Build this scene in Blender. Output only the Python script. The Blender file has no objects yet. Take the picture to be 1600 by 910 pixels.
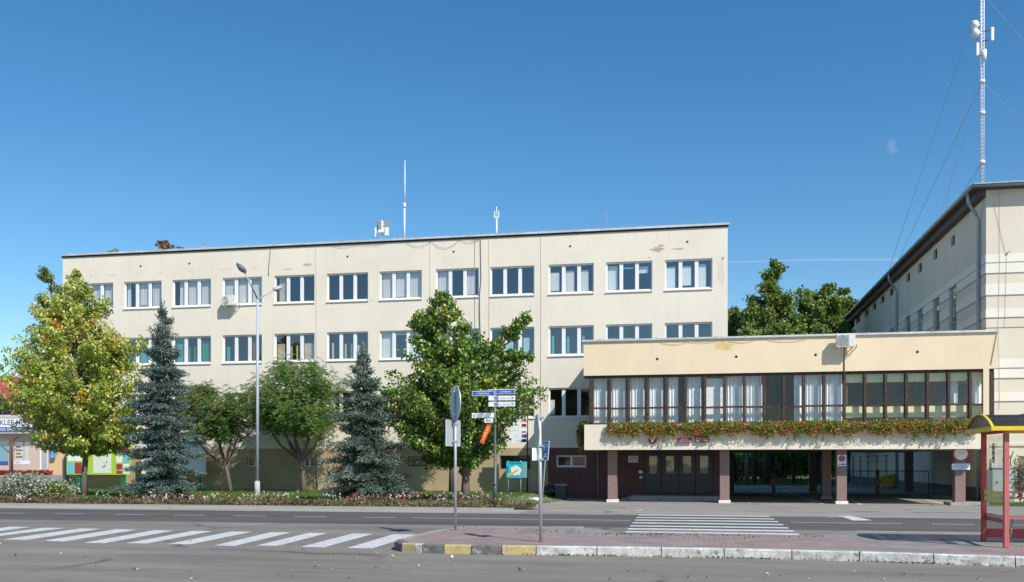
import bpy, bmesh, math, random
import numpy as np
from mathutils import Vector, Matrix
R = math.radians
# ------------------------------------------------------------------ camera model (street frame: x along the street, y away from it)
ANG = math.atan(.2); CA, SA = math.cos(ANG), math.sin(ANG)
F, HZ, EYE = 1500.0, 722.0, 1.7
def _d(x):
    t = (x-800)/F
    return t*CA-SA, t*SA+CA
def G(x, y, z=0.0):
    t = F*(EYE-z)/(y-HZ); a, b = _d(x); return (a*t, b*t)
def PV(x, y, v):
    a, b = _d(x); t = v/b; return (a*t, v, EYE+(HZ-y)*t/F)
def UV(x, v):
    a, b = _d(x); return a*v/b
def PU(x, y, u):
    a, b = _d(x); t = u/a; return (u, b*t, EYE+(HZ-y)*t/F)
def ZV(x, y, v): return PV(x, y, v)[2]
def sst(a, b, x):
    t = max(0, min(1, (x-a)/(b-a))); return t*t*(3-2*t)
def gz(u, v):
    return -.33*sst(-9.3, -6.8, u)*max(0, min(1, (v-33)/14)) + .36*sst(55, 88, v)*(1-sst(-46, -40, u))

scene = bpy.context.scene
COL = scene.collection
# ------------------------------------------------------------------ materials
MATS = {}
def nn(nt, t, **k):
    n = nt.nodes.new(t)
    for a, b in k.items(): setattr(n, a, b)
    return n
def mat(name, col, rough=.8, var=.0, scale=3.0, bump=0.0, bscale=60.0, metal=0.0, col2=None, streak=0.0, spec=.5, stretch=(1,1,1), fine=0.0):
    m = bpy.data.materials.new(name); m.use_nodes = True; nt = m.node_tree; nt.nodes.clear()
    out = nn(nt, 'ShaderNodeOutputMaterial'); b = nn(nt, 'ShaderNodeBsdfPrincipled')
    nt.links.new(b.outputs[0], out.inputs[0])
    b.inputs['Roughness'].default_value = rough; b.inputs['Metallic'].default_value = metal
    b.inputs['Specular IOR Level'].default_value = spec
    b.inputs['Base Color'].default_value = (*col, 1)
    tc = nn(nt, 'ShaderNodeTexCoord')
    last = None
    if var > 0 or col2:
        mp = nn(nt, 'ShaderNodeMapping'); mp.inputs['Scale'].default_value = stretch
        nt.links.new(tc.outputs['Object'], mp.inputs[0])
        n = nn(nt, 'ShaderNodeTexNoise'); n.inputs['Scale'].default_value = scale; n.inputs['Detail'].default_value = 6
        n.inputs['Roughness'].default_value = .62
        nt.links.new(mp.outputs[0], n.inputs['Vector'])
        rp = nn(nt, 'ShaderNodeValToRGB'); rp.color_ramp.elements[0].position = .33; rp.color_ramp.elements[1].position = .67
        if col2: c1, c2 = col2, col
        else: c1 = tuple(c*(1-var) for c in col); c2 = tuple(min(1, c*(1+var)) for c in col)
        rp.color_ramp.elements[0].color = (*c1, 1); rp.color_ramp.elements[1].color = (*c2, 1)
        nt.links.new(n.outputs[0], rp.inputs[0]); last = rp.outputs[0]
    if fine > 0:
        n3 = nn(nt, 'ShaderNodeTexNoise'); n3.inputs['Scale'].default_value = bscale*.6; n3.inputs['Detail'].default_value = 3
        nt.links.new(tc.outputs['Object'], n3.inputs['Vector'])
        mr = nn(nt, 'ShaderNodeMapRange'); mr.inputs[1].default_value = .3; mr.inputs[2].default_value = .7
        mr.inputs[3].default_value = 1-fine; mr.inputs[4].default_value = 1+fine
        nt.links.new(n3.outputs[0], mr.inputs[0])
        mx = nn(nt, 'ShaderNodeMix', data_type='RGBA', blend_type='MULTIPLY'); mx.inputs[0].default_value = 1
        if last: nt.links.new(last, mx.inputs[6])
        else: mx.inputs[6].default_value = (*col, 1)
        nt.links.new(mr.outputs[0], mx.inputs[7]); last = mx.outputs[2]
    if streak > 0:
        mp = nn(nt, 'ShaderNodeMapping'); mp.inputs['Scale'].default_value = (2.2, 2.2, .13)
        nt.links.new(tc.outputs['Object'], mp.inputs[0])
        n = nn(nt, 'ShaderNodeTexNoise'); n.inputs['Scale'].default_value = 1.4; n.inputs['Detail'].default_value = 7; n.inputs['Roughness'].default_value = .7
        nt.links.new(mp.outputs[0], n.inputs['Vector'])
        rp = nn(nt, 'ShaderNodeValToRGB'); rp.color_ramp.elements[0].position = .52; rp.color_ramp.elements[1].position = .8
        nt.links.new(n.outputs[0], rp.inputs[0])
        ml = nn(nt, 'ShaderNodeMath', operation='MULTIPLY'); ml.inputs[1].default_value = streak
        nt.links.new(rp.outputs[0], ml.inputs[0])
        mx = nn(nt, 'ShaderNodeMix', data_type='RGBA', blend_type='MIX')
        nt.links.new(ml.outputs[0], mx.inputs[0])
        if last: nt.links.new(last, mx.inputs[6])
        else: mx.inputs[6].default_value = (*col, 1)
        mx.inputs[7].default_value = (col[0]*.62, col[1]*.6, col[2]*.56, 1); last = mx.outputs[2]
    if last: nt.links.new(last, b.inputs['Base Color'])
    if bump > 0:
        n2 = nn(nt, 'ShaderNodeTexNoise'); n2.inputs['Scale'].default_value = bscale; n2.inputs['Detail'].default_value = 4
        nt.links.new(tc.outputs['Object'], n2.inputs['Vector'])
        bp = nn(nt, 'ShaderNodeBump'); bp.inputs['Strength'].default_value = bump; bp.inputs['Distance'].default_value = .02
        nt.links.new(n2.outputs[0], bp.inputs['Height']); nt.links.new(bp.outputs[0], b.inputs['Normal'])
    MATS[name] = m; return m

def leafmat(name, stops, trans=.35, rough=.45, noise=.5, nscale=.7):
    """per-leaf random hue between the stops, broken up by a soft noise over the crown"""
    m = bpy.data.materials.new(name); m.use_nodes = True; nt = m.node_tree; nt.nodes.clear()
    out = nn(nt, 'ShaderNodeOutputMaterial'); b = nn(nt, 'ShaderNodeBsdfPrincipled'); tr = nn(nt, 'ShaderNodeBsdfTranslucent')
    b.inputs['Roughness'].default_value = rough
    g = nn(nt, 'ShaderNodeNewGeometry'); tc = nn(nt, 'ShaderNodeTexCoord')
    n = nn(nt, 'ShaderNodeTexNoise'); n.inputs['Scale'].default_value = nscale; n.inputs['Detail'].default_value = 3
    nt.links.new(tc.outputs['Object'], n.inputs['Vector'])
    mr = nn(nt, 'ShaderNodeMapRange'); mr.inputs[1].default_value = .3; mr.inputs[2].default_value = .7
    mr.inputs[3].default_value = -noise; mr.inputs[4].default_value = noise
    nt.links.new(n.outputs[0], mr.inputs[0])
    ad = nn(nt, 'ShaderNodeMath', operation='ADD'); nt.links.new(g.outputs['Random Per Island'], ad.inputs[0]); nt.links.new(mr.outputs[0], ad.inputs[1])
    rp = nn(nt, 'ShaderNodeValToRGB'); els = rp.color_ramp.elements
    while len(els) < len(stops): els.new(.5)
    for e, (p, c) in zip(els, stops): e.position = p
    for e, (p, c) in zip(els, stops): e.color = (*c, 1)
    nt.links.new(ad.outputs[0], rp.inputs[0])
    nt.links.new(rp.outputs[0], b.inputs['Base Color']); nt.links.new(rp.outputs[0], tr.inputs[0])
    mx = nn(nt, 'ShaderNodeMixShader'); mx.inputs[0].default_value = trans
    nt.links.new(b.outputs[0], mx.inputs[1]); nt.links.new(tr.outputs[0], mx.inputs[2]); nt.links.new(mx.outputs[0], out.inputs[0])
    MATS[name] = m; return m

def glassmat(name, tint=(1,1,1), base=.10, rough=.02, wav=.0):
    m = bpy.data.materials.new(name); m.use_nodes = True; nt = m.node_tree; nt.nodes.clear()
    out = nn(nt, 'ShaderNodeOutputMaterial'); t = nn(nt, 'ShaderNodeBsdfTransparent'); g = nn(nt, 'ShaderNodeBsdfGlossy')
    t.inputs[0].default_value = (*tint, 1); g.inputs['Roughness'].default_value = rough
    fr = nn(nt, 'ShaderNodeLayerWeight'); fr.inputs[0].default_value = .5
    pw = nn(nt, 'ShaderNodeMath', operation='POWER'); pw.inputs[1].default_value = 5; nt.links.new(fr.outputs['Facing'], pw.inputs[0])
    ad = nn(nt, 'ShaderNodeMath', operation='ADD'); ad.inputs[1].default_value = base+.045; ad.use_clamp = True
    nt.links.new(pw.outputs[0], ad.inputs[0])
    mx = nn(nt, 'ShaderNodeMixShader'); nt.links.new(ad.outputs[0], mx.inputs[0])
    nt.links.new(t.outputs[0], mx.inputs[1]); nt.links.new(g.outputs[0], mx.inputs[2]); nt.links.new(mx.outputs[0], out.inputs[0])
    if wav > 0:
        tc = nn(nt, 'ShaderNodeTexCoord'); n2 = nn(nt, 'ShaderNodeTexNoise'); n2.inputs['Scale'].default_value = 1.1; n2.inputs['Detail'].default_value = 1
        nt.links.new(tc.outputs['Object'], n2.inputs['Vector'])
        bp = nn(nt, 'ShaderNodeBump'); bp.inputs['Strength'].default_value = wav; bp.inputs['Distance'].default_value = .05
        nt.links.new(n2.outputs[0], bp.inputs['Height']); nt.links.new(bp.outputs[0], g.inputs['Normal'])
    MATS[name] = m; return m

def brickmat(name, c1, c2, mortar, w, h, scale=1.0, rough=.85, axis='XZ', mort=.01, patch=None, offset=.5):
    m = bpy.data.materials.new(name); m.use_nodes = True; nt = m.node_tree; nt.nodes.clear()
    out = nn(nt, 'ShaderNodeOutputMaterial'); b = nn(nt, 'ShaderNodeBsdfPrincipled'); nt.links.new(b.outputs[0], out.inputs[0])
    b.inputs['Roughness'].default_value = rough
    tc = nn(nt, 'ShaderNodeTexCoord'); mp = nn(nt, 'ShaderNodeMapping'); nt.links.new(tc.outputs['Object'], mp.inputs[0])
    if axis == 'XZ': mp.inputs['Rotation'].default_value = (R(-90), 0, 0)
    br = nn(nt, 'ShaderNodeTexBrick'); nt.links.new(mp.outputs[0], br.inputs['Vector'])
    br.offset = offset
    br.inputs['Color1'].default_value = (*c1, 1); br.inputs['Color2'].default_value = (*c2, 1); br.inputs['Mortar'].default_value = (*mortar, 1)
    br.inputs['Scale'].default_value = scale; br.inputs['Brick Width'].default_value = w; br.inputs['Row Height'].default_value = h
    br.inputs['Mortar Size'].default_value = mort; br.inputs['Bias'].default_value = 0
    last = br.outputs[0]
    if patch:
        n = nn(nt, 'ShaderNodeTexNoise'); n.inputs['Scale'].default_value = .38; n.inputs['Detail'].default_value = 2.5
        mp2 = nn(nt, 'ShaderNodeMapping'); mp2.inputs['Scale'].default_value = (.55, 1.3, 1); nt.links.new(tc.outputs['Object'], mp2.inputs[0])
        nt.links.new(mp2.outputs[0], n.inputs['Vector'])
        rp = nn(nt, 'ShaderNodeValToRGB'); rp.color_ramp.elements[0].position = .47; rp.color_ramp.elements[1].position = .53
        nt.links.new(n.outputs[0], rp.inputs[0])
        br2 = nn(nt, 'ShaderNodeTexBrick'); nt.links.new(mp.outputs[0], br2.inputs['Vector']); br2.offset = offset
        br2.inputs['Color1'].default_value = (*patch, 1); br2.inputs['Color2'].default_value = (*[c*1.15 for c in patch], 1); br2.inputs['Mortar'].default_value = (*mortar, 1)
        for k in ('Scale', 'Brick Width', 'Row Height', 'Mortar Size'): br2.inputs[k].default_value = br.inputs[k].default_value
        mx = nn(nt, 'ShaderNodeMix', data_type='RGBA'); nt.links.new(rp.outputs[0], mx.inputs[0])
        nt.links.new(last, mx.inputs[6]); nt.links.new(br2.outputs[0], mx.inputs[7]); last = mx.outputs[2]
    n3 = nn(nt, 'ShaderNodeTexNoise'); n3.inputs['Scale'].default_value = 1.7; n3.inputs['Detail'].default_value = 6
    nt.links.new(tc.outputs['Object'], n3.inputs['Vector'])
    mr = nn(nt, 'ShaderNodeMapRange'); mr.inputs[1].default_value = .3; mr.inputs[2].default_value = .7; mr.inputs[3].default_value = .78; mr.inputs[4].default_value = 1.15
    nt.links.new(n3.outputs[0], mr.inputs[0])
    mx2 = nn(nt, 'ShaderNodeMix', data_type='RGBA', blend_type='MULTIPLY'); mx2.inputs[0].default_value = 1
    nt.links.new(last, mx2.inputs[6]); nt.links.new(mr.outputs[0], mx2.inputs[7])
    nt.links.new(mx2.outputs[2], b.inputs['Base Color'])
    MATS[name] = m; return m

M = MATS
mat('cream_wall', (.77,.71,.59), .9, .05, .35, .25, 90, streak=.26, fine=.03)
mat('tan_plinth', (.42,.33,.20), .9, .12, .8, .4, 70, streak=.25, fine=.06)
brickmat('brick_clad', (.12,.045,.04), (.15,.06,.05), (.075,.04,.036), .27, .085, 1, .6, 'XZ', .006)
mat('fascia_orange', (.79,.65,.45), .9, .05, .5, .25, 80, streak=.14, fine=.03)
mat('parapet_cream', (.76,.70,.56), .9, .05, .6, .25, 80, streak=.2, fine=.04)
mat('brown_wood', (.05,.028,.024), .75, .3, 7, .6, 50, col2=(.10,.068,.058), spec=.25)
mat('white_pvc', (.80,.81,.82), .35)
mat('sill_white', (.80,.80,.80), .4, .06, 3)
mat('flashing', (.60,.62,.62), .45, .18, 1.2, metal=.3, streak=.3)
mat('dark_hole_shade', (.03,.03,.03), .9)
mat('roof_felt', (.10,.10,.10), .9, .2, 1)
mat('interior', (.20,.19,.18), .9, .3, .6)
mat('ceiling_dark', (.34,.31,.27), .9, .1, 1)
glassmat('glass', (.96,.97,.97), .19, .015)
glassmat('glass_dark', (.9,.92,.9), .015, .02)
glassmat('glass_wing', (.93,.95,.94), .02, .02, wav=.12)
mat('wing_inside', (.10,.095,.09), .9)
glassmat('glass_wavy', (.9,.92,.9), .06, .02, wav=.35)
glassmat('glass_shelter', (.93,.95,.93), .03, .02)
mat('blind_pale', (.80,.81,.79), .8, .06, 8)
mat('blind_white', (.82,.90,.90), .8, .04, 6)
mat('blind_cream', (.66,.60,.40), .8, .08, 8)
mat('blind_teal', (.10,.42,.42), .8, .12, 8)
mat('blind_green', (.03,.30,.18), .8, .12, 8)
mat('blind_lightblue', (.42,.66,.74), .8, .05, 8)
mat('blind_redbrown', (.22,.07,.045), .8, .2, 8)
mat('curtain_white', (.84,.86,.87), .85, .08, 5)
mat('blind_yellow', (.88,.85,.48), .8, .04, 5)
mat('granite_pink', (.25,.165,.145), .55, .2, 30, fine=.30, bscale=60)
mat('white_paint_stone', (.75,.75,.72), .8, .12, 3)
mat('dark_door', (.035,.034,.034), .4, .15, 3)
mat('steel_galv', (.50,.53,.55), .45, .12, 3, metal=.55, fine=.06)
mat('sign_back', (.45,.49,.50), .5, .06, 2, metal=.3)
mat('lamp_white', (.40,.45,.51), .5, .05, 2)
mat('lamp_concrete', (.45,.44,.41), .9, .12, 3, .3)
mat('lamp_glass', (.28,.29,.28), .15)
mat('dark_metal', (.10,.105,.115), .5, .1, 3, metal=.4)
mat('black_metal', (.022,.022,.024), .55)
mat('red_paint', (.42,.06,.06), .5, .15, 3)
mat('red_paint_faded', (.52,.14,.13), .55, .12, 2)
mat('yellow_paint', (.78,.56,.03), .45, .06, 3)
mat('yellow_stripe', (.74,.66,.16), .5, .05, 3)
mat('polycarb', (.13,.12,.115), .35, .25, 3, stretch=(6,.5,1))
mat('asphalt_light', (.215,.196,.17), .95, .13, .5, .5, 120, fine=.13, stretch=(.6,1.6,1))
mat('asphalt_dark', (.098,.092,.084), .93, .12, .35, .5, 120, fine=.12, stretch=(.25,2.2,1))
mat('forecourt', (.285,.265,.24), .95, .10, .5, .4, 90, fine=.10)
mat('gutter', (.36,.335,.30), .95, .10, 1.1, .4, 90, fine=.10)
mat('path_gray', (.27,.25,.235), .95, .15, .8, .4, 60, fine=.1)
mat('road_paint', (.66,.66,.65), .8, .1, 2.5, .3, 90, col2=(.50,.49,.48), fine=.08)
mat('road_paint_new', (.62,.62,.62), .85, .1, 4, .3, 90, col2=(.50,.50,.49), fine=.08)
mat('road_paint_worn', (.40,.39,.375), .8, .1, 5, .3, 90, col2=(.27,.26,.245), fine=.1)
mat('soil', (.12,.10,.06), .95, .3, 2, .5, 30)
mat('grass_ground', (.075,.12,.022), .95, .3, 1.2, .6, 30, fine=.2)
mat('far_ground', (.27,.24,.19), .95, .3, .1, .3, 5)
brickmat('paving', (.29,.265,.25), (.245,.225,.215), (.15,.13,.115), .2, .1, 1, .9, 'XY', .008, patch=(.30,.21,.195))
mat('kerb_white', (.70,.70,.67), .85, .1, 5, .6, 30, col2=(.36,.345,.31), fine=.12)
mat('kerb_yellow', (.55,.44,.19), .85, .1, 5, .5, 30, col2=(.42,.34,.16), fine=.12)
mat('kerb_black', (.10,.098,.092), .85, .1, 6, .5, 30, col2=(.18,.17,.16), fine=.12)
mat('kerb_gray', (.33,.31,.29), .9, .12, 4, .4, 30, fine=.1)
mat('kerb_moss', (.10,.10,.045), .95, .3, 10, .5, 30)
mat('bark', (.17,.14,.11), .95, .25, 6, .8, 25, stretch=(1,1,.25))
mat('bark_dark', (.075,.06,.05), .95, .25, 6, .8, 25, stretch=(1,1,.25))
mat('bark_spruce', (.09,.07,.055), .95, .2, 6)
mat('white_sign', (.82,.84,.86), .4, .02, 2)
mat('blue_sign', (.035,.11,.42), .4)
mat('parking_blue', (.10,.22,.55), .4)
mat('sky_blue_sign', (.02,.35,.70), .4)
mat('ink', (.05,.06,.09), .6)
mat('ink_blue', (.08,.10,.30), .6)
mat('ink_gray', (.34,.34,.42), .6)
mat('ink_violet', (.26,.2,.46), .6)
mat('sign_red', (.55,.04,.05), .5)
mat('sign_darkred', (.32,.012,.03), .45)
mat('banner_red', (.72,.10,.03), .7)
mat('banner_yellow', (.85,.55,.03), .7)
mat('map_cyan', (.03,.45,.55), .4, .1, 3)
mat('map_pale', (.68,.82,.82), .4, .1, 5)
mat('map_orange', (.80,.42,.05), .4)
mat('lime', (.40,.58,.06), .45)
mat('green_post', (.01,.17,.08), .5)
mat('map_paper', (.80,.79,.70), .5, .1, 7, col2=(.62,.70,.60))
mat('poster_blue', (.16,.50,.66), .5, .1, 9)
mat('poster_red', (.33,.045,.045), .5)
mat('poster_brown', (.13,.045,.03), .5)
mat('ac_white', (.70,.70,.66), .5, .05, 4)
mat('ac_grille', (.26,.26,.25), .5)
mat('cable', (.52,.48,.40), .8)
mat('cable_dark', (.16,.15,.13), .8)
mat('peel', (.47,.38,.30), .95, .15, 8)
mat('rust_stain', (.66,.45,.16), .9, .1, 4, col2=(.74,.56,.30))
mat('ant_white', (.82,.83,.84), .4)
mat('ant_gray', (.30,.30,.31), .5)
mat('right_wall', (.71,.65,.53), .9, .04, .5, .3, 70, streak=.14, fine=.03)
mat('right_band', (.80,.77,.67), .9, .04, .5, .2, 70, fine=.02)
mat('groove', (.27,.25,.21), .9)
mat('gutter_zinc', (.36,.42,.46), .45, .12, 3, metal=.4)
mat('eave_wood', (.10,.085,.075), .8, .15, 3)
mat('roof_dark', (.09,.10,.10), .7, .15, 1)
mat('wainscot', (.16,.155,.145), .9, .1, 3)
mat('cabinet', (.52,.57,.56), .5, .05, 2)
mat('cabinet_side', (.20,.22,.22), .5)
mat('bin_dark', (.035,.04,.045), .5, .2, 6)
mat('bag_black', (.012,.012,.013), .3)
mat('bin_gray', (.24,.25,.26), .6)
mat('container_yellow', (.70,.52,.03), .5, .06, 2)
mat('shop_pink', (.62,.48,.38), .9, .04, 1, .2, 60)
mat('shop_orange', (.72,.48,.26), .9, .04, 1)
mat('shop_dark', (.10,.09,.09), .7)
mat('red_roof', (.40,.065,.065), .8, .1, 1.5)
mat('pale_metal', (.40,.47,.44), .5)
mat('stone_step', (.36,.33,.31), .9, .2, 6, .3, 40, fine=.12)
mat('leaf_litter', (.52,.36,.13), .8)
mat('hedge_dark', (.03,.05,.02), .95, .3, 2)
leafmat('leaf_yellowgreen', [(0,(.26,.36,.04)), (.35,(.36,.47,.06)), (.7,(.58,.62,.14)), (.85,(.80,.80,.36)), (.95,(.86,.84,.50)), (.985,(.86,.64,.05)), (1,(.80,.45,.05))], .36, .33, .40)
leafmat('leaf_maple', [(0,(.06,.13,.02)), (.45,(.12,.24,.03)), (.8,(.26,.40,.07)), (.93,(.50,.58,.24)), (.98,(.62,.66,.36)), (1,(.62,.46,.04))], .30, .30, .2)
leafmat('leaf_sumac', [(0,(.06,.14,.03)), (.5,(.12,.25,.05)), (.86,(.21,.36,.09)), (.97,(.32,.40,.10)), (.985,(.60,.45,.05)), (1,(.5,.2,.05))], .35, .4, .3)
leafmat('leaf_sumac_red', [(0,(.06,.14,.04)), (.65,(.14,.26,.06)), (.9,(.22,.28,.08)), (1,(.40,.13,.06))], .3, .4, .3)
leafmat('leaf_park', [(0,(.08,.16,.03)), (.5,(.16,.27,.045)), (.9,(.30,.38,.09)), (1,(.38,.34,.12))], .35, .42, .3, .35)
leafmat('leaf_brown', [(0,(.14,.08,.03)), (1,(.24,.12,.04))], .3, .5, .2)
leafmat('needles_blue', [(0,(.065,.11,.095)), (.6,(.12,.18,.155)), (1,(.21,.28,.25))], .12, .5, .25, 1.2)
leafmat('needles_gray', [(0,(.075,.12,.085)), (.6,(.135,.19,.14)), (1,(.23,.29,.22))], .12, .5, .25, 1.2)
leafmat('leaf_geranium', [(0,(.10,.15,.02)), (.6,(.22,.30,.04)), (1,(.42,.38,.08))], .35, .45, .35, 1.5)
leafmat('leaf_bed', [(0,(.11,.07,.04)), (.4,(.20,.13,.08)), (.7,(.15,.18,.06)), (1,(.30,.25,.15))], .25, .6, .5, .5)
leafmat('leaf_silver', [(0,(.22,.27,.15)), (.6,(.38,.42,.30)), (1,(.60,.62,.55))], .25, .6, .3)
leafmat('grass_blade', [(0,(.07,.14,.015)), (.6,(.12,.21,.025)), (1,(.20,.25,.05))], .35, .5, .4, .6)
leafmat('flower_red', [(0,(.55,.05,.02)), (.6,(.78,.13,.05)), (1,(.85,.28,.14))], .25, .6, .2)
leafmat('flower_white', [(0,(.65,.60,.62)), (1,(.80,.76,.78))], .25, .6, .1)
leafmat('flower_crimson', [(0,(.22,.03,.03)), (.7,(.36,.05,.04)), (1,(.5,.10,.08))], .25, .6, .1)
leafmat('leaf_litter_mix', [(0,(.30,.19,.07)), (.6,(.50,.36,.14)), (1,(.60,.52,.30))], .1, .7, .3)

def cracks(name, scale, strength, w_=.012):
    m = MATS[name]; nt = m.node_tree; b = [n for n in nt.nodes if n.type == 'BSDF_PRINCIPLED'][0]
    lk = b.inputs['Base Color'].links[0].from_socket
    tc = nn(nt, 'ShaderNodeTexCoord'); ns = nn(nt, 'ShaderNodeTexNoise'); ns.inputs['Scale'].default_value = .9; ns.inputs['Detail'].default_value = 5
    nt.links.new(tc.outputs['Object'], ns.inputs['Vector'])
    ad = nn(nt, 'ShaderNodeMix', data_type='VECTOR'); ad.inputs[0].default_value = .45; nt.links.new(tc.outputs['Object'], ad.inputs[4]); nt.links.new(ns.outputs['Color'], ad.inputs[5])
    vo = nn(nt, 'ShaderNodeTexVoronoi', feature='DISTANCE_TO_EDGE'); vo.inputs['Scale'].default_value = scale; nt.links.new(ad.outputs[1], vo.inputs['Vector'])
    mr = nn(nt, 'ShaderNodeMapRange'); mr.inputs[1].default_value = 0; mr.inputs[2].default_value = w_; mr.inputs[3].default_value = strength; mr.inputs[4].default_value = 0
    nt.links.new(vo.outputs[0], mr.inputs[0])
    n2 = nn(nt, 'ShaderNodeTexNoise'); n2.inputs['Scale'].default_value = .35; nt.links.new(tc.outputs['Object'], n2.inputs['Vector'])
    m2 = nn(nt, 'ShaderNodeMapRange'); m2.inputs[1].default_value = .43; m2.inputs[2].default_value = .52; nt.links.new(n2.outputs[0], m2.inputs[0])
    ml = nn(nt, 'ShaderNodeMath', operation='MULTIPLY'); nt.links.new(mr.outputs[0], ml.inputs[0]); nt.links.new(m2.outputs[0], ml.inputs[1])
    # broad worn and oily areas, stretched along the traffic
    mp = nn(nt, 'ShaderNodeMapping'); mp.inputs['Scale'].default_value = (.10, .75, 1); nt.links.new(tc.outputs['Object'], mp.inputs[0])
    n3 = nn(nt, 'ShaderNodeTexNoise'); n3.inputs['Scale'].default_value = 1.0; n3.inputs['Detail'].default_value = 7; n3.inputs['Roughness'].default_value = .7; nt.links.new(mp.outputs[0], n3.inputs['Vector'])
    m3 = nn(nt, 'ShaderNodeMapRange'); m3.inputs[1].default_value = .35; m3.inputs[2].default_value = .68; m3.inputs[3].default_value = .80; m3.inputs[4].default_value = 1.16; nt.links.new(n3.outputs[0], m3.inputs[0])
    x1 = nn(nt, 'ShaderNodeMix', data_type='RGBA', blend_type='MULTIPLY'); x1.inputs[0].default_value = 1; nt.links.new(lk, x1.inputs[6]); nt.links.new(m3.outputs[0], x1.inputs[7])
    x2 = nn(nt, 'ShaderNodeMix', data_type='RGBA'); nt.links.new(ml.outputs[0], x2.inputs[0]); nt.links.new(x1.outputs[2], x2.inputs[6]); x2.inputs[7].default_value = (.06,.055,.05,1)
    nt.links.new(x2.outputs[2], b.inputs['Base Color'])
cracks('asphalt_light', .26, .8, .016); cracks('asphalt_dark', .16, .5, .014); cracks('forecourt', .2, .6, .016); cracks('gutter', .5, .5)
def wornpaint(name, under, lo=.5, hi=.62, sc=7):
    m = MATS[name]; nt = m.node_tree; b = [n for n in nt.nodes if n.type == 'BSDF_PRINCIPLED'][0]; lk = b.inputs['Base Color'].links[0].from_socket
    tc = nn(nt, 'ShaderNodeTexCoord'); n = nn(nt, 'ShaderNodeTexNoise'); n.inputs['Scale'].default_value = sc; n.inputs['Detail'].default_value = 9; n.inputs['Roughness'].default_value = .75
    nt.links.new(tc.outputs['Object'], n.inputs['Vector']); mr = nn(nt, 'ShaderNodeMapRange'); mr.inputs[1].default_value = lo; mr.inputs[2].default_value = hi; nt.links.new(n.outputs[0], mr.inputs[0])
    x = nn(nt, 'ShaderNodeMix', data_type='RGBA'); nt.links.new(mr.outputs[0], x.inputs[0]); nt.links.new(lk, x.inputs[6]); x.inputs[7].default_value = (*under, 1); nt.links.new(x.outputs[2], b.inputs['Base Color'])
wornpaint('road_paint_new', (.27,.26,.24), .56, .66, 3.0); wornpaint('road_paint', (.22,.21,.2), .56, .68, 3.0)
wornpaint('kerb_white', (.20,.19,.17), .57, .62, 6); wornpaint('kerb_yellow', (.30,.28,.22), .56, .62, 7); wornpaint('kerb_black', (.36,.34,.30), .57, .63, 7); wornpaint('red_paint_faded', (.30,.10,.09), .58, .66, 9)

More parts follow.
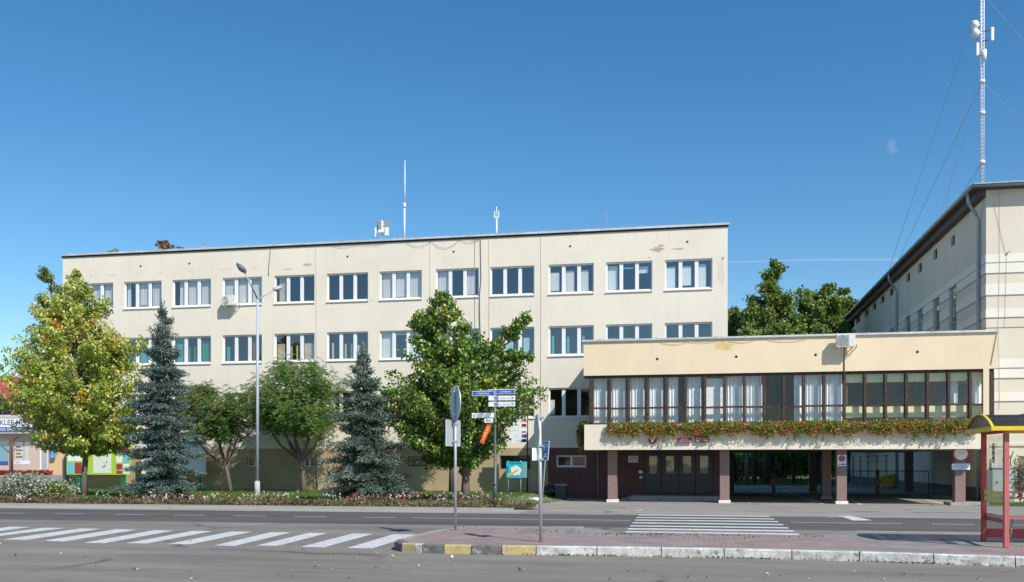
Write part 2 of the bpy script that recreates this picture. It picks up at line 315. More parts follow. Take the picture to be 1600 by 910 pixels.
# ------------------------------------------------------------------ object helpers
def worg(o):
    v = Vector((0,0,0))
    while o is not None: v += o.location; o = o.parent
    return v
def tag(o, label=None, cat=None, group=None, kind=None):
    if label: o['label'] = label
    if cat: o['category'] = cat
    if group: o['group'] = group
    if kind: o['kind'] = kind
    return o
def thing(name, loc, label, cat, group=None):
    o = bpy.data.objects.new(name, None); COL.objects.link(o); o.location = loc
    o.empty_display_size = .3
    return tag(o, label, cat, group)
class MB:
    def __init__(s): s.v = []; s.f = []; s.mi = []; s.cur = 0; s.smooth = []; s.sm = False
    def add(s, vs, fs):
        n = len(s.v); s.v += [tuple(p) for p in vs]
        for f in fs: s.f.append([n+i for i in f]); s.mi.append(s.cur); s.smooth.append(s.sm)
        return s
    def box(s, x0, x1, y0, y1, z0, z1):
        if x0 > x1: x0, x1 = x1, x0
        if y0 > y1: y0, y1 = y1, y0
        if z0 > z1: z0, z1 = z1, z0
        return s.add([(x0,y0,z0),(x1,y0,z0),(x1,y1,z0),(x0,y1,z0),(x0,y0,z1),(x1,y0,z1),(x1,y1,z1),(x0,y1,z1)],
              [(0,3,2,1),(4,5,6,7),(0,1,5,4),(1,2,6,5),(2,3,7,6),(3,0,4,7)])
    def obox(s, c, ax, ay, az):
        """box given by centre and three half-axis vectors"""
        c, ax, ay, az = map(Vector, (c, ax, ay, az))
        P = [c+ax*i+ay*j+az*k for i, j, k in ((-1,-1,-1),(1,-1,-1),(1,1,-1),(-1,1,-1),(-1,-1,1),(1,-1,1),(1,1,1),(-1,1,1))]
        return s.add(P, [(0,3,2,1),(4,5,6,7),(0,1,5,4),(1,2,6,5),(2,3,7,6),(3,0,4,7)])
    def quad(s, a, b, c, d): return s.add([a,b,c,d], [(0,1,2,3)])
    def tube(s, pts, rad, n=8, cap=True):
        pts = [Vector(p) for p in pts]
        if not hasattr(rad, '__len__'): rad = [rad]*len(pts)
        vs = []; fs = []; prev = None
        for i, p in enumerate(pts):
            d = (pts[min(i+1, len(pts)-1)]-pts[max(i-1, 0)])
            if d.length < 1e-9: d = Vector((0,0,1))
            d.normalize()
            if prev is None:
                a = Vector((1,0,0)) if abs(d.x) < .8 else Vector((0,1,0))
                a = (a-d*a.dot(d)).normalized()
            else: a = (prev-d*prev.dot(d)).normalized()
            prev = a; b = d.cross(a)
            for k in range(n):
                t = 2*math.pi*k/n; vs.append(p+(a*math.cos(t)+b*math.sin(t))*rad[i])
        for i in range(len(pts)-1):
            for k in range(n):
                fs.append((i*n+k, i*n+(k+1)%n, (i+1)*n+(k+1)%n, (i+1)*n+k))
        if cap: fs.append(tuple(range(n))[::-1]); fs.append(tuple(range((len(pts)-1)*n, len(pts)*n)))
        sm = s.sm; s.sm = n > 4; s.add(vs, fs); s.sm = sm; return s
    def prism(s, poly, d0, d1, axis):
        """poly of 2D points extruded between d0 and d1 along axis 0/1/2"""
        def mk(p, d):
            l = [p[0], p[1]]; l.insert(axis, d); return tuple(l)
        n = len(poly); vs = [mk(p, d0) for p in poly]+[mk(p, d1) for p in poly]
        fs = [tuple(range(n)), tuple(range(n, 2*n))[::-1]]+[(i, (i+1)%n, n+(i+1)%n, n+i) for i in range(n)]
        return s.add(vs, fs)
    def sphere(s, c, rx, ry=None, rz=None, nu=12, nv=8):
        ry = ry or rx; rz = rz or rx; vs = []; fs = []
        for j in range(nv+1):
            ph = math.pi*j/nv
            for i in range(nu):
                th = 2*math.pi*i/nu
                vs.append((c[0]+rx*math.sin(ph)*math.cos(th), c[1]+ry*math.sin(ph)*math.sin(th), c[2]+rz*math.cos(ph)))
        for j in range(nv):
            for i in range(nu): fs.append((j*nu+i, (j+1)*nu+i, (j+1)*nu+(i+1)%nu, j*nu+(i+1)%nu))
        sm = s.sm; s.sm = True; s.add(vs, fs); s.sm = sm; return s
    def build(s, name, mats, parent=None, loc=None, bevel=0.0):
        if not isinstance(mats, (list, tuple)): mats = [mats]
        o0 = worg(parent) if parent is not None else Vector(loc or (0,0,0))
        me = bpy.data.meshes.new(name)
        me.from_pydata([(p[0]-o0.x, p[1]-o0.y, p[2]-o0.z) for p in s.v], [], s.f)
        for m in mats: me.materials.append(MATS[m])
        me.polygons.foreach_set('material_index', s.mi); me.polygons.foreach_set('use_smooth', s.smooth)
        bm = bmesh.new(); bm.from_mesh(me); bmesh.ops.recalc_face_normals(bm, faces=bm.faces)
        if bevel: bmesh.ops.bevel(bm, geom=bm.edges[:], offset=bevel, segments=2, affect='EDGES', clamp_overlap=True)
        bm.to_mesh(me); bm.free(); me.update()
        o = bpy.data.objects.new(name, me); COL.objects.link(o)
        if parent is not None: o.parent = parent
        else: o.location = o0
        return o
def npmesh(name, verts, nper, mats, parent=None, loc=(0,0,0), mi=None):
    """verts (N*nper,3): every nper verts make one separate face"""
    o0 = worg(parent) if parent is not None else Vector(loc)
    v = np.asarray(verts, dtype=np.float32).reshape(-1, 3)-np.array([o0.x, o0.y, o0.z], dtype=np.float32)
    n = len(v); nf = n//nper
    me = bpy.data.meshes.new(name); me.vertices.add(n); me.vertices.foreach_set('co', v.ravel())
    me.loops.add(n); me.loops.foreach_set('vertex_index', np.arange(n, dtype=np.int32))
    me.polygons.add(nf); me.polygons.foreach_set('loop_start', np.arange(0, n, nper, dtype=np.int32))
    me.polygons.foreach_set('loop_total', np.full(nf, nper, dtype=np.int32))
    if not isinstance(mats, (list, tuple)): mats = [mats]
    for m in mats: me.materials.append(MATS[m])
    if mi is not None: me.polygons.foreach_set('material_index', np.asarray(mi, dtype=np.int32))
    me.update(); me.validate()
    o = bpy.data.objects.new(name, me); COL.objects.link(o)
    if parent is not None: o.parent = parent
    else: o.location = loc
    return o
def copy_tree(o, parent=None):
    c = o.copy(); COL.objects.link(c); c.parent = parent
    for ch in [x for x in o.children]: copy_tree(ch, c)
    return c
def text(name, body, centre, size, m, parent, right=(1,0,0), up=(0,0,1), align='CENTER', width=None, bold=0.0):
    cu = bpy.data.curves.new(name, 'FONT'); cu.body = body; cu.size = size; cu.align_x = align; cu.align_y = 'CENTER'
    cu.extrude = .001; cu.offset = bold; cu.resolution_u = 3
    tmp = bpy.data.objects.new(name, cu); COL.objects.link(tmp)
    dg = bpy.context.evaluated_depsgraph_get(); me = bpy.data.meshes.new_from_object(tmp.evaluated_get(dg))
    bpy.data.objects.remove(tmp)
    if width and len(me.vertices):
        xs = [v.co.x for v in me.vertices]; w = max(xs)-min(xs)
        for v in me.vertices: v.co.x *= width/w
    r = Vector(right).normalized(); u = Vector(up).normalized(); n = r.cross(u)
    o0 = worg(parent); c = Vector(centre)
    for v in me.vertices: v.co = c-o0 + r*v.co.x + u*v.co.y + n*v.co.z
    me.materials.clear(); me.materials.append(MATS[m])
    o = bpy.data.objects.new(name, me); COL.objects.link(o); o.parent = parent
    return o

# ------------------------------------------------------------------ world, sun, camera
SUN = Vector((.77, -.72, 1.0)).normalized()
w = bpy.data.worlds.new('World'); scene.world = w; w.use_nodes = True; nt = w.node_tree
sk = nn(nt, 'ShaderNodeTexSky'); sk.sky_type = 'NISHITA'; sk.sun_disc = False
sk.sun_elevation = math.asin(SUN.z); sk.sun_rotation = math.atan2(SUN.x, SUN.y)
sk.altitude = 200; sk.air_density = 1.0; sk.dust_density = .35; sk.ozone_density = 2.6
hs = nn(nt, 'ShaderNodeHueSaturation'); hs.inputs['Saturation'].default_value = 1.31; hs.inputs['Hue'].default_value = .496
nt.links.new(sk.outputs[0], hs.inputs['Color']); nt.links.new(hs.outputs[0], nt.nodes['Background'].inputs[0]); nt.nodes['Background'].inputs[1].default_value = .122
sl = bpy.data.lights.new('sun', 'SUN'); sl.energy = 4.5; sl.angle = R(.53); sl.color = (1, .945, .86)
so = bpy.data.objects.new('sun', sl); COL.objects.link(so); so.rotation_euler = SUN.to_track_quat('Z', 'Y').to_euler(); so.location = (30,-30,40)
cam = bpy.data.cameras.new('camera'); co = bpy.data.objects.new('camera', cam); COL.objects.link(co)
cam.sensor_width = 36; cam.lens = 36*F/1600; cam.shift_y = (HZ-455)/1600; cam.clip_end = 5000; cam.clip_start = .1
co.location = (0,0,EYE); co.rotation_euler = (R(90), 0, ANG); scene.camera = co
scene.view_settings.view_transform = 'Standard'; scene.view_settings.look = 'None'; scene.view_settings.exposure = 0.2
scene.view_settings.gamma = 1
scene.render.engine = 'CYCLES'
scene.cycles.max_bounces = 7; scene.cycles.transparent_max_bounces = 12

# ------------------------------------------------------------------ ground sheets
def sheet(name, poly, level, m, parent=None, zf=None, kind='structure', cut=True):
    """flat polygon cut on a metre grid where the ground slopes, laid `level` layers above it"""
    bm = bmesh.new(); vs = [bm.verts.new((p[0], p[1], 0)) for p in poly]; bm.faces.new(vs)
    if cut:
        us = [p[0] for p in poly]; vv = [p[1] for p in poly]
        cuts = [((k,0,0),(1,0,0)) for k in (-9.3,-8.7,-8.05,-7.4,-6.8) if min(us) < k < max(us)]
        cuts += [((0,k,0),(0,1,0)) for k in (33,35,37,39,41,43,45,47,50,55,60,66,72,80,88) if min(vv) < k < max(vv)]
        cuts += [((k,0,0),(1,0,0)) for k in (-46,-44,-42,-40) if min(us) < k < max(us)]
        for c, n in cuts:
            bmesh.ops.bisect_plane(bm, geom=bm.verts[:]+bm.edges[:]+bm.faces[:], plane_co=c, plane_no=n)
    bmesh.ops.triangulate(bm, faces=bm.faces[:])
    for v in bm.verts: v.co.z = (zf or gz)(v.co.x, v.co.y)+level*.005
    bmesh.ops.recalc_face_normals(bm, faces=bm.faces)
    for f in bm.faces:
        if f.normal.z < 0: f.normal_flip()
    me = bpy.data.meshes.new(name); bm.to_mesh(me); bm.free(); me.materials.append(MATS[m])
    o = bpy.data.objects.new(name, me); COL.objects.link(o)
    if parent is not None: o.parent = parent
    elif kind: o['kind'] = kind
    return o
# the big sheet to the horizon
sheet('ground', [(-1500,-600),(1500,-600),(1500,2200),(-1500,2200)], -3, 'far_ground')
sheet('road_apron', [(-120,-40),(60,-40),(60,24.9),(-120,24.9)], 0, 'asphalt_light', cut=False)
road = sheet('road', [(-140,24.9),(70,24.9),(70,30.9),(-140,30.9)], 0, 'asphalt_dark', cut=False)
sheet('gutter_strip', [(-140,30.9),(-6,30.9),(-6,33.8),(-140,33.8)], 0, 'gutter')
fore = sheet('forecourt', [(-6,30.9),(70,30.9),(70,60),(14.2,60),(14.2,140),(1.3,140),(1.3,53.1),(-9.2,53.1),(-9.0,43),(-7,38),(-6.2,35),(-6,34)], 0, 'forecourt')
sheet('lawn', [(-39,36),(-6.6,35.2),(-6.9,38),(-8.9,43),(-9.2,53.1),(-39.3,53.1)], 1, 'grass_ground')
sheet('bed_soil', [(-60,33.8),(-6.6,33.8),(-5.9,34.6),(-6.4,35.6),(-39,36),(-60,36.6)], 2, 'soil')
sheet('side_path', [(-90,36.6),(-39.3,36),(-39.3,140),(-90,140)], 1, 'path_gray')
sheet('park_lawn', [(-30,78),(9.5,78),(11,84),(13.9,100),(13.9,170),(-30,170)], 2, 'grass_ground')
sheet('right_lawn', [UV(1503,50) and (12.2,47.5),(14.1,47.2),(30,46.6),(30,48.8),(24,49.4),(19,50.2),(16.4,52.6),(12.4,52.6)], 1, 'grass_ground')

# road markings (parts of the road)
def rect(name, u0, u1, v0, v1, m, lvl=1, parent=road): return sheet(name, [(u0,v0),(u1,v0),(u1,v1),(u0,v1)], lvl, m, parent)
def lu(x): return G(x, 722+F*EYE/(27.95/_d(x)[1]))[0]
for x0, x1 in ((-60,38),(85,131),(180,226),(271,320),(365,415),(459,510),(567,619),(645,985),(1235,1409),(1457,1522),(1582,1640),(1700,1760)):
    rect('lane_marking', lu(x0), lu(x1), 27.89, 28.01, 'road_paint')
for i, y in enumerate((806.2, 810.2, 814.3, 818.8, 823.6, 828.4, 833.3)):
    v = G(1100, y)[1]; sl_ = (i-3)*.03
    rect('crossing_stripe', -1.95+sl_, 2.1+sl_, v-.24, v+.24, 'road_paint')
# left crossing on the apron: stripes lean with the side road
apron = bpy.data.objects['road_apron']
zs = [((-40,824),(-10,824),(-70,836),(-110,836)), ((16,823.5),(48,824),(-30,834.5),(-66,834)),((69,825),(103,825.5),(-24,841),(-45,840)),((125,826.3),(157,827),(41,844.3),(4,843.5)),((182,827.5),(214,828.3),(99,847),(67,845.5)),((241,829),(272,829.6),(163,849.5),(130,848.8)),
      ((302,830),(333,830.5),(229,850),(196,849.5)),((361,831),(394,831.5),(297,851.3),(262,850.8)),((424,832),(455,832.5),(367,853.7),(334,853)),((482,833.2),(512,833.6),(433,853.8),(400,853.2)),
      ((551,834.2),(583,834.8),(506,856),(469,855.3)),((615,835.3),(650,836),(582,857.6),(542,857))]
for q in zs:
    sheet('crossing_stripe', [G(*p) for p in q], 1, 'road_paint_new', apron)
# parking bay and forecourt lines, arrow
sheet('bay_marking', [G(858,797.5),(G(1003,796.8)),(G(1003.5,796)),(G(860,796.5))], 1, 'road_paint', fore)
sheet('bay_marking', [G(861,793.2),G(1004,794.3),G(1004,793.7),G(861,792.6)], 1, 'road_paint_worn', fore)
sheet('bay_marking', [G(996,797.8),G(1000,797.8),G(1006,793.6),G(1001,793.6)], 1, 'road_paint', fore)
def dash(x0, y0, x1, y1, w_, nm='bay_marking', m='road_paint_worn', z=-.33):
    a = Vector(G(x0, y0, z)); b = Vector(G(x1, y1, z)); n = (b-a).normalized(); n = Vector((-n.y, n.x))*w_/2
    sheet(nm, [a-n, b-n, b+n, a+n], 1, m, fore)
dash(1162, 768, 1172, 787.5, .14); dash(1221, 765, 1286, 787.8, .16, m='road_paint'); dash(1257, 779, 1270, 787.5, .13)
dash(1326, 780, 1346, 789, .14, m='road_paint'); dash(1418, 773, 1478, 789, .14, m='road_paint')
sheet('road_arrow', [G(1305,807.3),G(1318,807),G(1330,806.8),G(1363,813.5),G(1333,813.8),G(1322,810),G(1318,808.5)], 1, 'road_paint', road)
sheet('road_arrow', [G(1287,808.5),G(1303,807.6),G(1311,808.4),G(1297,809.2)], 1, 'road_paint_worn', road)
for (x, y, wd) in ((1354,799,.9),(1393,789.2,.6),(1490,801,2.6)):
    c = G(x, y, gz(*G(x, y))); pts = [(c[0]+wd*.5*math.cos(t*math.pi/8), c[1]+min(.35, wd*.4)*math.sin(t*math.pi/8)) for t in range(16)]
    sheet('manhole_cover', pts, 1, 'kerb_black', fore)
# kerb between bed and gutter, and round the bed's end
mb = MB(); mb.box(-60, -6.7, 33.7, 33.82, -.05, .05); mb.build('bed_kerb', 'kerb_gray')['kind'] = 'structure'

# traffic island
def iz(u, v):
    z = .16
    if v > 20.6 and -2.9 < u < 3.2:
        k = min(1, (v-20.6)/1.7)*min(1, (u+2.9)/.9)*min(1, (3.2-u)/.9); z = .16-.145*max(0, k)
    return z
kb = [(-5.75,21.6),(-5.92,21.0),(-5.98,19.4),(-5.97,18.2),(-5.86,17.72),(-5.6,17.38),(-5.15,17.2),(-4.2,17.17),(-3,17.25),(-1.9,17.33),(-.75,17.38),(.35,17.38),(1.5,17.34),(2.6,17.22),(3.75,17.05),(4.95,16.85),(6.2,16.62),(8,16.3),(11,15.8),(16,15.0),(26,13.5)]
back = [(26,23.6),(16,22.9),(8,22.5),(3.3,22.5),(2.9,22.95),(1.5,23.15),(-1,23.2),(-2.2,23.1),(-2.8,22.7),(-4.2,22.4),(-5.1,22.3),(-5.55,22.1)]
inner = [(p[0]+(.15 if p[0] < -5.5 else 0), p[1]+(.15 if i > 4 else 0)) for i, p in enumerate(kb)]
bm = bmesh.new(); bm.faces.new([bm.verts.new((p[0], p[1], 0)) for p in inner+back])
for k in (-2.9,-2,-1,1,2.3,3.2): bmesh.ops.bisect_plane(bm, geom=bm.verts[:]+bm.edges[:]+bm.faces[:], plane_co=(k,0,0), plane_no=(1,0,0))
for k in (20.6,21.5,22.3): bmesh.ops.bisect_plane(bm, geom=bm.verts[:]+bm.edges[:]+bm.faces[:], plane_co=(0,k,0), plane_no=(0,1,0))
bmesh.ops.triangulate(bm, faces=bm.faces[:])
for v in bm.verts: v.co.z = iz(v.co.x, v.co.y)-.004
bmesh.ops.recalc_face_normals(bm, faces=bm.faces)
for f in bm.faces:
    if f.normal.z < 0: f.normal_flip()
me = bpy.data.meshes.new('traffic_island'); bm.to_mesh(me); bm.free(); me.materials.append(M['paving'])
isl = bpy.data.objects.new('traffic_island', me); COL.objects.link(isl); isl['kind'] = 'structure'
def kerbstone(a, b, m, w_=.15, h=.165, gap=.008, split=None):
    a = Vector((*a, 0)); b = Vector((*b, 0)); d = (b-a); L = d.length; d.normalize(); n = Vector((-d.y, d.x, 0))
    a2 = a+d*gap; b2 = b-d*gap; mb = MB(); t = .018
    prof = [(0,-.05),(0,h-t),(t,h),(w_,h),(w_,-.05)]
    vs = [a2+n*p[0]+Vector((0,0,p[1])) for p in prof]+[b2+n*p[0]+Vector((0,0,p[1])) for p in prof]
    mb.add(vs, [(0,1,2,3,4),(9,8,7,6,5)]+[(i,(i+1)%5,5+(i+1)%5,5+i) for i in range(5)])
    return mb.build('kerb_stone', m, isl)
seq = ['kerb_gray','kerb_gray','kerb_black','kerb_yellow','kerb_black','kerb_yellow']
for i in range(3): kerbstone(kb[i], kb[i+1], 'kerb_gray')
kerbstone(kb[3], kb[4], 'kerb_black'); kerbstone(kb[4], kb[5], 'kerb_black')
kerbstone(kb[5], (-5.3,17.26), 'kerb_yellow'); kerbstone((-5.3,17.26), kb[6], 'kerb_white'); kerbstone(kb[6], (-4.72,17.18), 'kerb_black')
kerbstone((-4.72,17.18), kb[7], 'kerb_yellow'); 
kerbstone(kb[7], (-3.63,17.2), 'kerb_black'); kerbstone((-3.63,17.2), (-3.0,17.25), 'kerb_yellow')
for i in range(8, len(kb)-1): kerbstone(kb[i], kb[i+1], 'kerb_white')
rb = back[::-1]
pr = [(-5.75,21.6)]+rb
for i in range(len(pr)-1):
    if -3 < (pr[i][0]+pr[i+1][0])/2 < 3.2: continue
    a, b = pr[i], pr[i+1]; kerbstone(a, b, 'kerb_gray', w_=-.13, h=.165)
# moss and dirt in the gutter joint of the island kerb
rng = np.random.default_rng(5)
def leaf_quads(P, size, rng, aspect=.62, flat=.0, droop=.0, dirs=None, fold=.18, jit=.35, sizes=None):
    """one kite shaped leaf per point"""
    n = len(P)
    a = rng.normal(size=(n,3))
    if dirs is not None: a = a*jit + dirs
    a[:,2] -= droop
    a /= np.linalg.norm(a, axis=1, keepdims=True)+1e-9
    nrm = rng.normal(size=(n,3)); nrm[:,2] += flat
    b = np.cross(nrm, a); b /= np.linalg.norm(b, axis=1, keepdims=True)+1e-9
    c = np.cross(a, b)
    s = (size*rng.uniform(.65, 1.3, size=(n,1))) if sizes is None else sizes[:,None]
    v = np.empty((n,4,3))
    v[:,0] = P; v[:,1] = P+a*s*.45+b*s*aspect*.5+c*s*fold; v[:,2] = P+a*s; v[:,3] = P+a*s*.45-b*s*aspect*.5+c*s*fold
    return v.reshape(-1,3)
P = []
for i in range(7, len(kb)-4):
    a, b = np.array(kb[i]), np.array(kb[i+1]); n = 130
    t = rng.uniform(0,1,n)[:,None]; q = a+(b-a)*t; q[:,1] -= np.abs(rng.normal(0,.035,n)); mk = rng.uniform(0,1,n) < (.25+.75*(np.sin(q[:,0]*2.3)>.1)); q = q[mk]
    P.append(np.c_[q, np.full(len(q),.004)])
P = np.concatenate(P)
o = npmesh('kerb_moss', leaf_quads(P, .035, rng, flat=0, droop=-1), 4, 'kerb_moss'); tag(o, 'moss and weeds in the gutter along the white island kerb', 'moss', kind='stuff')
# thin weeds between the island pavers
P = np.c_[rng.uniform(-5.6,2.5,700), rng.uniform(21.0,22.2,700), np.full(700,.16)]
P2 = np.c_[rng.normal(0,1.2,260)-1.0, rng.normal(20.6,.35,260), np.full(260,.16)]
P = np.concatenate([P[(np.sin(P[:,0]*3)+np.sin(P[:,0]*1.3+P[:,1]*5)) > .6], P2]); P[:,2] = [iz(p[0], p[1]) for p in P]
o = npmesh('paving_weeds', leaf_quads(P, .045, rng, droop=-.2, flat=0), 4, 'kerb_moss'); tag(o, 'dry weeds in the joints of the island paving', 'weeds', kind='stuff')

# ------------------------------------------------------------------ walls with openings
def wall_sheet(mb, u0, u1, z0, z1, v, holes, depth):
    us = sorted({u0, u1, *[h[0] for h in holes], *[h[1] for h in holes]}); zs_ = sorted({z0, z1, *[h[2] for h in holes], *[h[3] for h in holes]})
    us = [u for u in us if u0 <= u <= u1]; zs_ = [z for z in zs_ if z0 <= z <= z1]
    for i in range(len(us)-1):
        for j in range(len(zs_)-1):
            cu, cz = (us[i]+us[i+1])/2, (zs_[j]+zs_[j+1])/2
            if any(h[0] < cu < h[1] and h[2] < cz < h[3] for h in holes): continue
            mb.quad((us[i],v,zs_[j]), (us[i+1],v,zs_[j]), (us[i+1],v,zs_[j+1]), (us[i],v,zs_[j+1]))
    for a, b, c, d in holes:
        if b <= u0 or a >= u1: continue
        mb.quad((a,v,c),(a,v+depth,c),(a,v+depth,d),(a,v,d)); mb.quad((b,v,c),(b,v,d),(b,v+depth,d),(b,v+depth,c))
        mb.quad((a,v,d),(a,v+depth,d),(b,v+depth,d),(b,v,d)); mb.quad((a,v,c),(b,v,c),(b,v+depth,c),(a,v+depth,c))

FV = 53.1
MU0, MU1 = UV(98, FV), UV(1137, FV)
MROOF = ZV(893, 363.5, FV)
WPX = [(118,178),(193,253),(269,330),(346,411),(427,493),(509,577),(592,660),(680,749),(765,836),(857,928),(946,1020),(1038,1114)]
rows = [(ZV(893,412.5,FV), ZV(893,458,FV)), (ZV(893,509,FV), ZV(893,555,FV)), (ZV(887,606,FV), ZV(887,652,FV))]
wins = []
for i, (a, b) in enumerate(WPX):
    ua, ub = UV(a, FV), UV(b, FV); c = (ua+ub)/2; wins.append((c-1.27, c+1.27))
BRU = UV(856, FV); PLZ = ZV(844, 700, FV)
base_holes = [(UV(386,FV), UV(408,FV), ZV(395,729,FV), ZV(395,714,FV)), (UV(474,FV), UV(492,FV), ZV(480,729,FV), ZV(480,714,FV)), (UV(637,FV), UV(661,FV), ZV(650,729,FV), ZV(650,713.5,FV)),
              (UV(561,FV), UV(583,FV), ZV(570,729,FV), ZV(570,714,FV)), (UV(781,FV), UV(829,FV), ZV(805,733.5,FV), ZV(805,712,FV))]
brick_holes = [(UV(869,FV), UV(916,FV), ZV(890,730.5,FV), ZV(890,711.5,FV)), (UV(1004.5,FV), UV(1116.5,FV), -.07, ZV(1060,705.5,FV))]
holes = [(a, b, r[1], r[0]) for r in rows for (a, b) in wins]
main = thing('office_building', (MU0, FV, 0), 'long three storey cream office block with three rows of white windows', 'building')
mb = MB(); wall_sheet(mb, MU0, MU1, PLZ, MROOF, FV, [h for h in holes], .22)
mb.quad((MU0,FV,-.4),(MU0,66,-.4),(MU0,66,MROOF),(MU0,FV,MROOF)); mb.quad((MU1,FV,-.4),(MU1,66,-.4),(MU1,66,MROOF),(MU1,FV,MROOF)); mb.quad((MU0,66,-.4),(MU1,66,-.4),(MU1,66,MROOF),(MU0,66,MROOF))
mb.build('wall', 'cream_wall', main)
mb = MB(); wall_sheet(mb, MU0, BRU, -.4, PLZ, FV, base_holes, .22); mb.build('plinth', 'tan_plinth', main)
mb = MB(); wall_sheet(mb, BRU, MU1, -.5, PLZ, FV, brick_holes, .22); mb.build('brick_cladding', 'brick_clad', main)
# roof, flashing, and a dark strip painting the shadow under it
mb = MB(); mb.box(MU0+.02, MU1-.02, FV+.05, 65.9, MROOF-.1, MROOF+.02); mb.build('roof', 'roof_felt', main)
mb = MB(); mb.box(MU0-.09, MU1+.09, FV-.12, FV+.25, MROOF, MROOF+.11); mb.box(MU0-.09, MU0+.2, FV+.25, 66, MROOF, MROOF+.11)
for k in range(26):
    u = MU0+.6+k*1.5; mb.box(u, u+.04, FV-.14, FV+.2, MROOF+.11, MROOF+.15)
mb.build('roof_flashing', 'flashing', main)
mb = MB(); mb.box(MU0-.04, MU1+.04, FV-.06, FV-.001, MROOF-.09, MROOF-.002); mb.build('flashing_shadow_strip', 'dark_hole_shade', main)
# inside: floor slabs, back wall, cross walls
mb = MB()
for z in (PLZ+.3, rows[2][0]+.55, rows[1][0]+.55, rows[0][0]+.35): mb.box(MU0+.1, MU1-.1, FV+.3, FV+5.5, z, z+.25)
mb.box(MU0+.1, MU1-.1, FV+5.5, FV+5.6, 0, MROOF-.2)
for i, (a, b) in enumerate(wins[:-1]):
    if i % 2 == 1: c = (b+wins[i+1][0])/2; mb.box(c-.08, c+.08, FV+.24, FV+5.5, PLZ+.3, MROOF-.2)
mb.box(MU0+.1, MU1-.1, FV+.9, FV+.95, -.3, PLZ)
mb.build('interior', 'interior', main)

def blind(mb, u0, u1, z0, z1, v, kind, rnd):
    if kind == 'roller':
        mb.quad((u0,v,z0),(u1,v,z0),(u1,v,z1),(u0,v,z1)); return
    pitch = .10 if kind == 'slats' else .17
    n = max(2, int((u1-u0)/pitch)); p = (u1-u0)/n
    for i in range(n):
        if kind == 'sparse' and i % 2: continue
        a = u0+p*i; w_ = p*(.985 if kind == 'slats' else .6); dy = rnd.uniform(.0,.012)+.004
        top = z1 if kind != 'sparse' else z1-abs(rnd.gauss(0,.05))
        mb.quad((a,v+dy,z0),(a+w_,v,z0),(a+w_,v,top),(a,v+dy,top))
rnd = random.Random(3)
def window(parent, u0, u1, z0, z1, v, panes, npane=3, frame='white_pvc', sill=True, fw=.075, mw=.2, label=None, gm='glass'):
    d0, d1 = v+.12, v+.19; mb = MB()
    mb.box(u0, u0+fw, d0, d1, z0, z1); mb.box(u1-fw, u1, d0, d1, z0, z1); mb.box(u0+fw, u1-fw, d0, d1, z1-fw*1.1, z1); mb.box(u0+fw, u1-fw, d0, d1, z0, z0+fw*1.2)
    W = (u1-u0-2*fw-(npane-1)*mw)/npane; spans = []
    for i in range(npane):
        a = u0+fw+i*(W+mw); spans.append((a, a+W))
        if i < npane-1: mb.box(a+W, a+W+mw, d0-.01, d1-.01, z0+fw*1.2, z1-fw*1.1)
    fr = mb.build('window', frame, parent)
    if label: fr['label'] = label
    mb = MB()
    for k, (a, b) in enumerate(spans):
        mb.quad((a,d0+.035,z0+fw),(b,d0+.035,z0+fw),(b,d0+.035,z1-fw),(a,d0+.035,z1-fw))
    mb.build('pane', gm, fr)
    if sill:
        mb = MB(); mb.add([(u0-.03,v-.07,z0-.045),(u1+.03,v-.07,z0-.045),(u1+.03,v+.12,z0+.0),(u0-.03,v+.12,z0+.0),(u0-.03,v-.07,z0-.075),(u1+.03,v-.07,z0-.075),(u1+.03,v+.12,z0-.04),(u0-.03,v+.12,z0-.04)],
            [(0,1,2,3),(4,7,6,5),(0,4,5,1),(1,5,6,2),(3,2,6,7),(0,3,7,4)])
        mb.build('sill', 'sill_white', fr)
    bl = {}
    for (a, b), st in zip(spans, panes):
        if not st: continue
        for s in ([st] if isinstance(st, tuple) else st):
            m_, kind, f0, f1, lo, hi = s
            bl.setdefault(m_, MB()); H = z1-z0
            blind(bl[m_], a-.02+(b-a+.04)*f0, a-.02+(b-a+.04)*f1, z0+H*lo, z0+H*hi, v+.30, kind, rnd)
    for m_, b_ in bl.items(): b_.build('curtain' if 'redbrown' in m_ else 'blind', m_, fr)
    return fr
def S(m, k='slats', f0=0, f1=1, lo=0, hi=1): return ('blind_'+m, k, f0, f1, lo, hi)
N = None
top = [[S('pale')]*3, [S('white','slats',0,.35),S('pale',lo=.12),S('pale',lo=.05)], [S('pale','slats',.4,1,.0,1),S('pale'),S('pale')], [S('pale')]*3, [S('cream','slats',.2,.8),N,N], [N,N,N],
       [S('pale',lo=.08),S('pale',lo=.1),S('pale')], [S('pale'),N,S('pale',lo=.1,f1=.7)], [N,N,N], [S('pale','slats',0,.75,.12,.75),S('pale','slats',0,.7,.02,.8),S('pale','slats',0,.6,.02,.8)],
       [S('white','slats',0,.8,0,.9),S('white','roller',0,.85,.78,.84),S('white','slats',0,.75,.62,.85)], [S('white','slats',0,.7,0,.8),S('white','slats',0,.7,.15,.8),S('white','slats',0,.6,0,.85)]]  # last three windows: blinds cut to the sunlit part, shade left out
